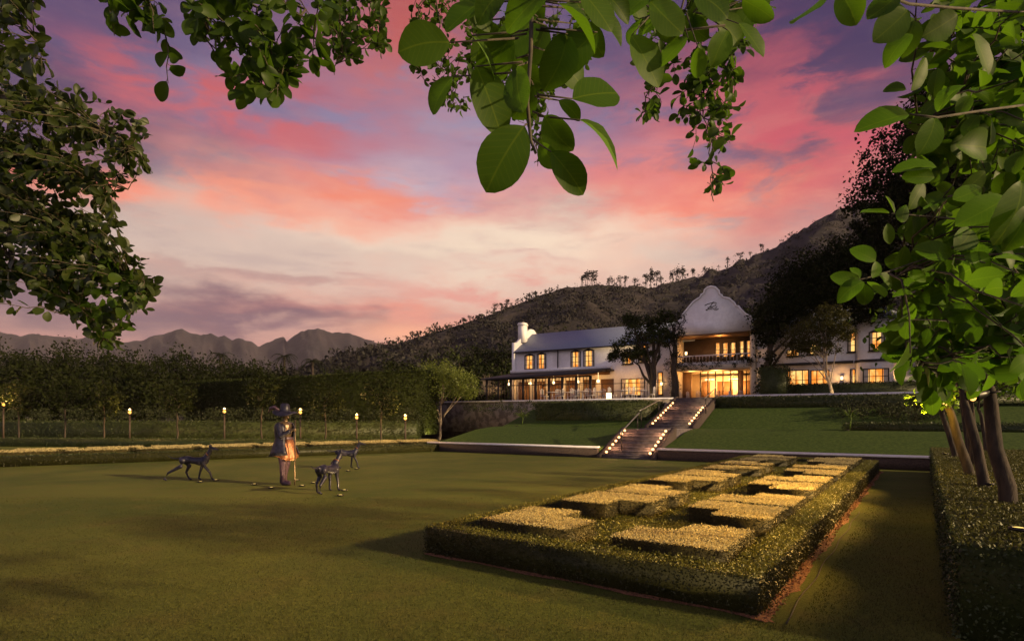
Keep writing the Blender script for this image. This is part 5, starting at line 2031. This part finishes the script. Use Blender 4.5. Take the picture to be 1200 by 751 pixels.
class Spray:
    def __init__(s, seed):
        s.l, s.w = MB(), MB()
        s.rg = np.random.default_rng(seed)

    def leaf(s, base, ax, size, nrm=None, bias=.4, uv=True):
        base = np.asarray(base, float)[None]
        a = np.asarray(ax, float)[None]
        a = a / np.linalg.norm(a)
        c = s.rg.normal(size=(1, 3))
        if nrm is not None:
            c = c * (1 - bias) + np.asarray(nrm)[None] * bias * 1.6
        c = c - (c * a).sum() * a
        c /= np.linalg.norm(c) + 1e-9
        b = np.cross(c, a)
        v = T_LEAF[0].copy()
        v[:, 1] *= s.rg.uniform(.82, 1.16)
        v[:, 2] += s.rg.uniform(-.25, .12) * v[:, 0] ** 2 + s.rg.uniform(-.35, .5) * v[:, 1] ** 2 * 1.6
        v[:, 1] += s.rg.uniform(-.09, .09) * np.sin(v[:, 0] * 3.1)
        stamp(s.l, (v, T_LEAF[1]), base, a, b, c, size, UV_LEAF)

    def twig(s, p, q, leaf, n, r=.004, wood=True):
        rg = s.rg
        pts = bez(p, q, rg.uniform(.02, .12), 6, rg, .02)
        if wood:
            s.w.tube(pts, np.linspace(r, r * .4, 6), 5)
        d = pts[-1] - pts[0]
        L = np.linalg.norm(d) + 1e-9
        for i in range(n):
            t = .22 + .78 * (i + .4) / n
            k = min(int(t * 5), 4)
            b0 = pts[k] + (pts[k + 1] - pts[k]) * (t * 5 - k)
            side = rg.normal(size=3)
            ax = d / L * .55 + side * .62 + np.array([0, 0, -.22])
            ax /= np.linalg.norm(ax)
            st = b0 + ax * leaf * .16
            if wood:
                s.w.tube([b0, st], r * .3, 3, False)
            s.leaf(st, ax, leaf * rg.uniform(.7, 1.2), -FW + np.array([0, 0, .2]), .35)

    def region(s, poly, limbs, n, leaf, nl, maxl=.6, thick=.012, dj=.25):
        """limbs: list of [(px,py,D)...]; twigs run from the nearest limb point to tips inside the outline"""
        rg = s.rg
        LPt = []
        for lm in limbs:
            pts = np.array([W(*q) for q in lm])
            fine = np.concatenate([pts[i] + (pts[i + 1] - pts[i]) * np.linspace(0, 1, 8)[:, None] for i in range(len(pts) - 1)])
            fine[1:-1] += rg.normal(0, .012, (len(fine) - 2, 3))
            s.w.tube(fine, np.linspace(thick, thick * .35, len(fine)), 6)
            LPt.append(fine)
        allp = np.concatenate(LPt)
        poly = np.array(poly, float)
        lo, hi = poly.min(0), poly.max(0)
        k = 0
        while k < n:
            q = rg.uniform(lo, hi, (1, 2))
            if not inpoly(poly, q)[0]:
                continue
            # depth from the nearest limb in the same direction
            D0 = np.mean([l[1][2] if len(l) > 1 else l[0][2] for l in limbs])
            tip = W(q[0, 0], q[0, 1], max(.35, D0 + rg.normal(0, dj)))
            dd = np.linalg.norm(allp - tip, axis=1) + .25 * np.maximum(0, tip[2] - allp[:, 2] + .0)
            b0 = allp[np.argmin(dd + rg.uniform(0, .12, len(dd)))]
            v = tip - b0
            if np.linalg.norm(v) > maxl:
                b0 = tip - v / np.linalg.norm(v) * maxl
                j = np.argmin(np.linalg.norm(allp - b0, axis=1))
                b0 = allp[j] if np.linalg.norm(allp[j] - tip) < maxl * 1.5 else b0
            s.twig(b0, tip, leaf, nl, .0035 if leaf > .05 else .003)
            k += 1

    def done(s, root, lm):
        f_ = bl(s.l, 'foliage', lm, root, smooth=True)
        if s.w.n:
            bl(s.w, 'branches', M['twig'], root, smooth=True)
        return f_


# --- tree at the left edge
tl = W(-330, 488, 5.2)
ltree = empty('overhanging_tree', (tl[0], tl[1], 0), 'dark leafy branches hanging in from the left edge over the lawn', 'tree')
mb = MB()
tz = W(-330, 60, 5.2)
mb.tube([(tl[0], tl[1], 0), (tl[0] + .1, tl[1], 1.6), (tl[0] + .05, tl[1], 3.0), (tz[0], tz[1], 5.4)], [.26, .2, .17, .08], 10)
for q in ((-40, 100, 4.3), (-40, 210, 4.2), (-40, 265, 4.2), (-40, 20, 4.0), (-30, 150, 4.2)):
    e = W(*q)
    mb.tube([(tl[0] + .05, tl[1], 2.9), ((tl[0] + e[0]) / 2, (tl[1] + e[1]) / 2, (2.9 + e[2]) / 2 + .25), e], [.07, .045, .02], 7)
bl(mb, 'trunk', M['bark'], ltree, smooth=True)
s = Spray(701)
limbs = [[(-40, 100, 4.3), (40, 125, 4.1), (105, 145, 3.9), (160, 175, 3.8)], [(-40, 210, 4.2), (60, 262, 4.0), (125, 305, 3.8), (172, 342, 3.7)], [(-40, 265, 4.2), (50, 325, 4.0), (105, 368, 3.8), (126, 396, 3.7)],
         [(-30, 150, 4.2), (70, 195, 4.0), (150, 222, 3.9)], [(-40, 180, 4.2), (10, 270, 4.1), (15, 330, 4.0)]]
s.region([(-30, 85), (55, 92), (110, 118), (160, 130), (182, 190), (168, 215), (135, 228), (140, 265), (165, 305), (186, 340), (168, 375), (140, 392), (112, 392), (78, 375), (40, 352), (-30, 360)], limbs, 380, .066, 8, .42, .016, .35)
s.region([(-30, 150), (90, 170), (120, 250), (120, 340), (40, 335), (-30, 345)], limbs, 190, .066, 8, .5, .01, .4)
s.region([(110, 385), (142, 385), (140, 408), (118, 408)], [[(105, 368, 3.8), (122, 388, 3.75), (127, 400, 3.7)]], 6, .075, 5, .3, .006, .05)
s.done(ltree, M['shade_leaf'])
s = Spray(704)
s.region([(40, 300), (130, 280), (172, 330), (150, 380), (135, 410), (110, 400), (60, 350)], limbs[1:3], 46, .075, 7, .4, .008, .3)
s.done(ltree, M['fruit_leaf_small'])  # lower leaves take the lighter copy so they look lit
s = Spray(702)
limbs = [[(-60, -20, 3.4), (20, 20, 3.2), (45, 50, 3.1)], [(-40, 50, 3.4), (30, 62, 3.3), (55, 75, 3.2)]]
s.region([(-30, -30), (60, -30), (50, 30), (55, 78), (30, 90), (-30, 95)], limbs, 34, .075, 7, .45, .012, .2)
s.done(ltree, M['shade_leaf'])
s = Spray(705)
s.region([(-320, -60), (-40, -30), (-30, 360), (-200, 380), (-330, 250)], [[(-330, 120, 5.0), (-180, 90, 4.7), (-40, 100, 4.3)], [(-330, 150, 5.0), (-180, 190, 4.7), (-40, 210, 4.2)], [(-330, 60, 5.0), (-180, 20, 4.6), (-40, 20, 4.0)], [(-330, 170, 5.0), (-180, 270, 4.7), (-40, 265, 4.2)]], 190, .07, 9, .6, .014, .45)
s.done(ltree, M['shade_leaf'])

# --- tree overhead, its trunk behind the camera
ot = G(-2.6, -1.9)
otree = empty('overhead_tree', (ot[0], ot[1], 0), 'leafy branches hanging from above across the top of the sky', 'tree')
mb = MB()
mb.tube([(ot[0], ot[1], 0), (ot[0] + .05, ot[1] + .05, 1.5), (ot[0] + .2, ot[1] + .2, 3.2)], [.28, .21, .17], 10)
hub = np.array([ot[0] + .2, ot[1] + .2, 3.2])
OL = [(150, -90, 2.6), (300, -90, 2.6), (415, -80, 4.4), (515, -80, 5.0), (640, -80, 5.0), (840, -80, 3.8), (620, -110, .75), (800, -80, 1.0)]
for q in OL:
    e = W(*q)
    mm = (hub + e) / 2
    mm[2] = max(hub[2], e[2]) + .25
    mb.tube([hub, mm, e], [.06, .035, .012], 7)
bl(mb, 'trunk', M['bark'], otree, smooth=True)
s = Spray(711)
s.region([(92, -30), (215, -30), (212, 20), (185, 40), (150, 30), (118, 22)], [[(150, -90, 2.6), (160, -20, 2.5), (175, 12, 2.5)]], 17, .075, 6, .35, .007, .1)
s.twig(W(188, 20, 2.5), W(197, 98, 2.5), .08, 8, .004)
s.twig(W(125, -10, 2.5), W(134, 42, 2.5), .075, 6, .004)
s.region([(215, -30), (390, -30), (372, 30), (385, 70), (352, 96), (330, 120), (296, 122), (262, 90), (226, 60)], [[(300, -90, 2.6), (290, -10, 2.5), (310, 50, 2.5), (330, 100, 2.45)], [(300, -90, 2.6), (250, 0, 2.5), (240, 45, 2.5)], [(300, -90, 2.6), (345, 0, 2.5), (370, 45, 2.5)]], 66, .072, 7, .4, .009, .15)
s.done(otree, M['fruit_leaf_small'])
s = Spray(712)
s.region([(368, -20), (455, -20), (448, 30), (455, 65), (420, 68), (398, 92), (378, 62), (372, 30)], [[(415, -80, 4.4), (405, -5, 4.3), (400, 50, 4.2), (392, 88, 4.2)], [(415, -80, 4.4), (430, 0, 4.3), (445, 50, 4.3)]], 70, .065, 7, .45, .008, .3)
s.region([(462, -20), (600, -20), (570, 80), (552, 130), (520, 140), (500, 100), (470, 82), (478, 50)], [[(515, -80, 5.0), (510, 0, 4.9), (520, 70, 4.8), (535, 130, 4.8)], [(515, -80, 5.0), (490, 10, 4.9), (480, 70, 4.9)], [(515, -80, 5), (560, 0, 4.9), (558, 70, 4.8)]], 90, .060, 7, .5, .008, .4)
s.region([(560, 20), (710, 20), (690, 80), (672, 112), (640, 140), (636, 200), (618, 192), (612, 140), (575, 132)], [[(640, -80, 5.0), (630, 20, 4.9), (628, 110, 4.8), (630, 195, 4.8)], [(640, -80, 5.0), (670, 20, 4.9), (665, 90, 4.9)], [(640, -80, 5), (590, 30, 4.9), (585, 110, 4.8)]], 110, .058, 7, .5, .008, .4)
s.done(otree, M['fruit_leaf_small'])
s = Spray(713)
s.region([(745, 40), (905, -20), (905, 20), (880, 70), (868, 112), (868, 150), (852, 175), (862, 205), (850, 238), (822, 232), (820, 195), (800, 185), (818, 150), (775, 135), (742, 150), (758, 110)],
         [[(840, -80, 3.8), (820, 20, 3.7), (822, 110, 3.6), (830, 170, 3.55), (836, 236, 3.5)], [(840, -80, 3.8), (790, 30, 3.7), (765, 100, 3.6), (748, 142, 3.55)], [(840, -80, 3.8), (860, 20, 3.7), (862, 80, 3.6)]], 105, .062, 7, .35, .008, .2)
s.done(otree, M['fruit_leaf_small'])

# --- leaves lit yellow by the floodlight in the row
yt = [o for o in bpy.data.objects if o.get('label', '').startswith('fourth leaning tree')][0]
s = Spray(741)
s.region([(1056, 458), (1128, 452), (1132, 480), (1092, 485), (1062, 478)], [[(1150, 440, 9.3), (1112, 455, 9.2), (1080, 466, 9.1)]], 34, .08, 6, .6, .012, .25)
s.done(yt, M['fruit_leaf_small'])
l = bpy.data.lights.new('flood_spill', 'POINT')
l.energy = 40 * KL
l.color = (1, .58, .05)
l.shadow_soft_size = .05
fo = [o for o in bpy.data.objects if o.get('label', '').startswith('floodlight on the fourth')][0]
lo = bpy.data.objects.new('flood_spill', l)
lo.parent = fo
lo.location = (-.18, -.22, -.05)
COL.objects.link(lo)

# --- big leaves close to the camera
s = Spray(721)


def hero(bx, by, tx, ty, D, dz=0.0, k=1.0, bias=.55):
    b0, t0 = W(bx, by, D), W(tx, ty, D + dz)
    ax = t0 - b0
    s.leaf(b0, ax, np.linalg.norm(ax) * k, -FW + np.array([0, 0, .15]), bias)


def stem(pts, r=.0025):
    s.w.tube([W(*q) for q in pts], np.linspace(r, r * .55, len(pts)), 6)


C_ = .62
stem([(620, -110, .75), (624, -30, .66), (622, 60, .63), (618, 120, .62), (622, 165, .62), (628, 180, .62)], .0028)
for q in ((527, 50, 467, 60, .60, -.01), (614, 148, 571, 220, .60, .0), (646, 178, 686, 226, .62, .01), (680, 141, 738, 176, .60, .01), (671, 116, 728, 99, .64, .02), (638, 136, 668, 174, .63, .0),
          (558, 78, 594, 147, .66, .0), (553, 42, 592, 84, .64, .02), (592, -12, 560, 24, .60, .0), (606, 78, 611, 130, .61, -.01), (531, 90, 506, 134, .70, .02), (700, 38, 650, 90, .68, .0), (645, -14, 588, 30, .58, .02),
          (655, 5, 708, 46, .62, .02), (665, 40, 640, 95, .66, 0), (600, 40, 560, 95, .70, .03), (630, 20, 585, 70, .72, .0), (680, -10, 720, 30, .66, .0), (625, 100, 600, 140, .68, .02), (640, 60, 690, 95, .72, .02),
          (560, 5, 520, 30, .68, .0), (715, 5, 665, 25, .7, .0), (632, 168, 655, 196, .64, .0), (655, 118, 680, 140, .66, .0),
          (600, -15, 632, 28, .74, 0), (575, -12, 545, 18, .74, 0), (540, -10, 575, 25, .76, 0), (690, 12, 735, 40, .74, 0), (660, -12, 690, 22, .74, 0), (640, 30, 612, 75, .76, 0), (585, 45, 552, 70, .76, 0),
          (600, 70, 640, 100, .76, 0), (705, -8, 740, 18, .75, 0), (672, 28, 705, 66, .76, 0), (560, 25, 590, 58, .78, .0), (625, 0, 600, 36, .78, 0)):
    hero(*q)
    stem([(622 + .15 * (q[0] - 622), min(q[1] - 5, 165), .64), (q[0], q[1], q[4])], .0013)
stem([(800, -80, 1.0), (790, -20, .95), (780, 20, .92), (800, 36, .9), (850, 30, .88)], .003)
for q in ((740, 42, 779, 91, .86, .0), (806, 44, 771, 69, .85, .01), (818, 56, 818, 92, .86, .02), (853, 36, 838, 74, .88, .0), (866, 28, 902, 58, .88, .0), (762, 2, 802, 36, .84, 0), (812, -6, 855, 18, .88, .0),
          (790, 10, 745, 30, .9, .02), (770, -10, 730, 12, .85, 0), (870, 0, 905, 25, .9, 0), (840, 20, 870, 50, .92, .02), (800, 20, 830, 45, .93, 0), (730, -8, 760, 24, .9, .0), (860, -15, 830, 8, .9, .0), (752, 22, 738, 52, .9, 0),
          (835, -10, 812, 30, .92, 0), (880, 8, 855, 40, .95, 0), (745, -5, 775, 30, .95, 0), (895, -15, 880, 22, .95, 0), (775, 12, 790, 48, .95, 0)):
    hero(*q)
    stem([(.5 * (790 + q[0]), 15, .92), (q[0], q[1], q[4])], .0014)
s.done(otree, M['fruit_leaf'])

# --- tree at the right edge, next in the leaning row
rt_ = G(2.1, 2.4)
rtree = empty('overhanging_tree', (rt_[0], rt_[1], 0), 'bright green large-leaved branches hanging in from the right edge', 'tree')
mb = MB()
mb.tube([(rt_[0], rt_[1], 0), (rt_[0] - .05, rt_[1], 1.2), (rt_[0] - .1, rt_[1] - .05, 2.3), (rt_[0] - .1, rt_[1] - .2, 3.4)], [.2, .15, .13, .06], 10)
h2 = np.array([rt_[0] - .1, rt_[1] - .05, 2.3])
for q in ((1300, 110, 1.9), (1300, 255, 1.9), (1300, 340, 1.9), (1280, 20, 1.9)):
    e = W(*q)
    mm = (h2 + e) / 2 + np.array([0, 0, .12])
    mb.tube([h2, mm, e], [.04, .03, .012], 7)
bl(mb, 'trunk', M['bark'], rtree, smooth=True)
s = Spray(731)
limbs = [[(1300, 110, 1.9), (1180, 110, 1.75), (1110, 130, 1.65), (1075, 145, 1.6)], [(1300, 255, 1.9), (1180, 262, 1.75), (1090, 300, 1.65), (1050, 325, 1.6)], [(1300, 340, 1.9), (1190, 385, 1.8), (1120, 420, 1.7), (1070, 440, 1.7)],
         [(1280, 20, 1.9), (1160, 40, 1.8), (1090, 60, 1.7)]]
s.region([(1050, -20), (1230, -20), (1230, 130), (1100, 120), (1060, 60)], [limbs[0], limbs[3]], 42, .068, 6, .4, .008, .2)
s.region([(1075, 120), (1230, 120), (1230, 300), (1100, 300), (1080, 230)], [limbs[0], limbs[1]], 70, .066, 6, .4, .004, .22)
s.region([(1062, 290), (1230, 280), (1230, 460), (1150, 462), (1068, 452), (1055, 400), (1075, 350)], [limbs[1], limbs[2]], 100, .066, 6, .4, .008, .22)
s.region([(1140, 0), (1230, 0), (1230, 420), (1150, 420)], limbs, 95, .066, 7, .45, .004, .3)
s.done(rtree, M['fruit_leaf'])
s = Spray(733)  # unseen foliage added to throw shade on the near lawn
s.region([(1240, -40), (1560, -40), (1600, 330), (1240, 400)], [[(1600, 150, 3.2), (1400, 120, 2.6), (1300, 110, 2.1)], [(1600, 250, 3.2), (1420, 240, 2.6), (1300, 255, 2.1)], [(1560, 40, 3.2), (1400, 20, 2.6), (1280, 20, 2.1)]], 130, .07, 8, .6, .012, .4)
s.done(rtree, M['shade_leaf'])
s = Spray(732)
stem([(1180, 262, 1.75), (1080, 305, 1.45), (1030, 322, 1.3), (1006, 328, 1.25)], .003)
for q in ((1008, 328, 976, 322, 1.25, 0), (1012, 330, 986, 350, 1.24, 0), (1012, 332, 1011, 358, 1.25, .01), (1016, 330, 1040, 342, 1.24, .01), (1008, 326, 1000, 312, 1.26, 0), (1022, 326, 1028, 306, 1.26, .0), (1030, 322, 1052, 330, 1.3, 0),
          (1026, 306, 1003, 288, 1.3, 0), (1042, 250, 1009, 247, 1.3, 0), (1048, 250, 1040, 228, 1.32, .0), (1040, 262, 1045, 285, 1.3, 0), (1062, 240, 1055, 262, 1.3, 0), (1060, 374, 1040, 384, 1.35, 0), (1066, 376, 1060, 396, 1.35, 0), (1070, 345, 1050, 342, 1.35, 0), (1085, 330, 1066, 318, 1.35, 0),
          (1065, 134, 1010, 136, 1.0, 0), (1120, 170, 1174, 166, .95, 0), (1096, 138, 1082, 178, 1.0, 0), (1085, 68, 1070, 106, 1.0, 0), (1098, 196, 1052, 190, 1.05, 0), (1095, 208, 1060, 205, 1.05, 0),
          (1180, 232, 1125, 256, .85, 0), (1197, 212, 1182, 282, .8, 0), (1205, 240, 1190, 290, .8, 0), (1064, 12, 1026, 46, .95, 0), (1052, -6, 1018, 16, .95, 0), (1122, 18, 1084, 42, 1.0, 0), (967, -6, 929, 32, .9, 0), (984, -10, 1004, 28, .9, 0), (1068, 40, 1040, 68, 1.0, 0),
          (1062, 105, 1040, 100, 1.0, 0), (1130, 100, 1098, 118, 1.0, 0), (1140, 40, 1170, 80, 1.0, 0), (1150, 220, 1118, 232, 1.0, 0), (1130, 300, 1160, 320, 1.2, 0)):
    hero(*q)
stem([(1280, 20, 1.9), (1120, 10, 1.1), (1065, 5, .97), (985, -25, .9), (966, -20, .9)], .003)
stem([(1300, 110, 1.9), (1150, 130, 1.1), (1098, 138, 1.0), (1066, 134, 1.0)], .003)
stem([(1300, 255, 1.9), (1220, 235, .95), (1180, 230, .85)], .003)
stem([(1180, 262, 1.75), (1100, 255, 1.4), (1045, 250, 1.3)], .003)
stem([(1190, 385, 1.8), (1100, 375, 1.45), (1062, 374, 1.35)], .003)
s.done(rtree, M['fruit_leaf'])

# ------------------------------------------------------------------ haze
m, t, out = newmat('haze')
pv = t.n('ShaderNodeVolumePrincipled')
pv.inputs['Color'].default_value = (.78, .68, .86, 1)
pv.inputs['Density'].default_value = HAZE
pv.inputs['Anisotropy'].default_value = -.2
t.t.links.new(pv.outputs[0], out.inputs['Volume'])
mb = MB()
mb.box(-1750, 1750, -1750, 1750, -3, 240)
o = mb.build('haze', m)
o['kind'] = 'stuff'
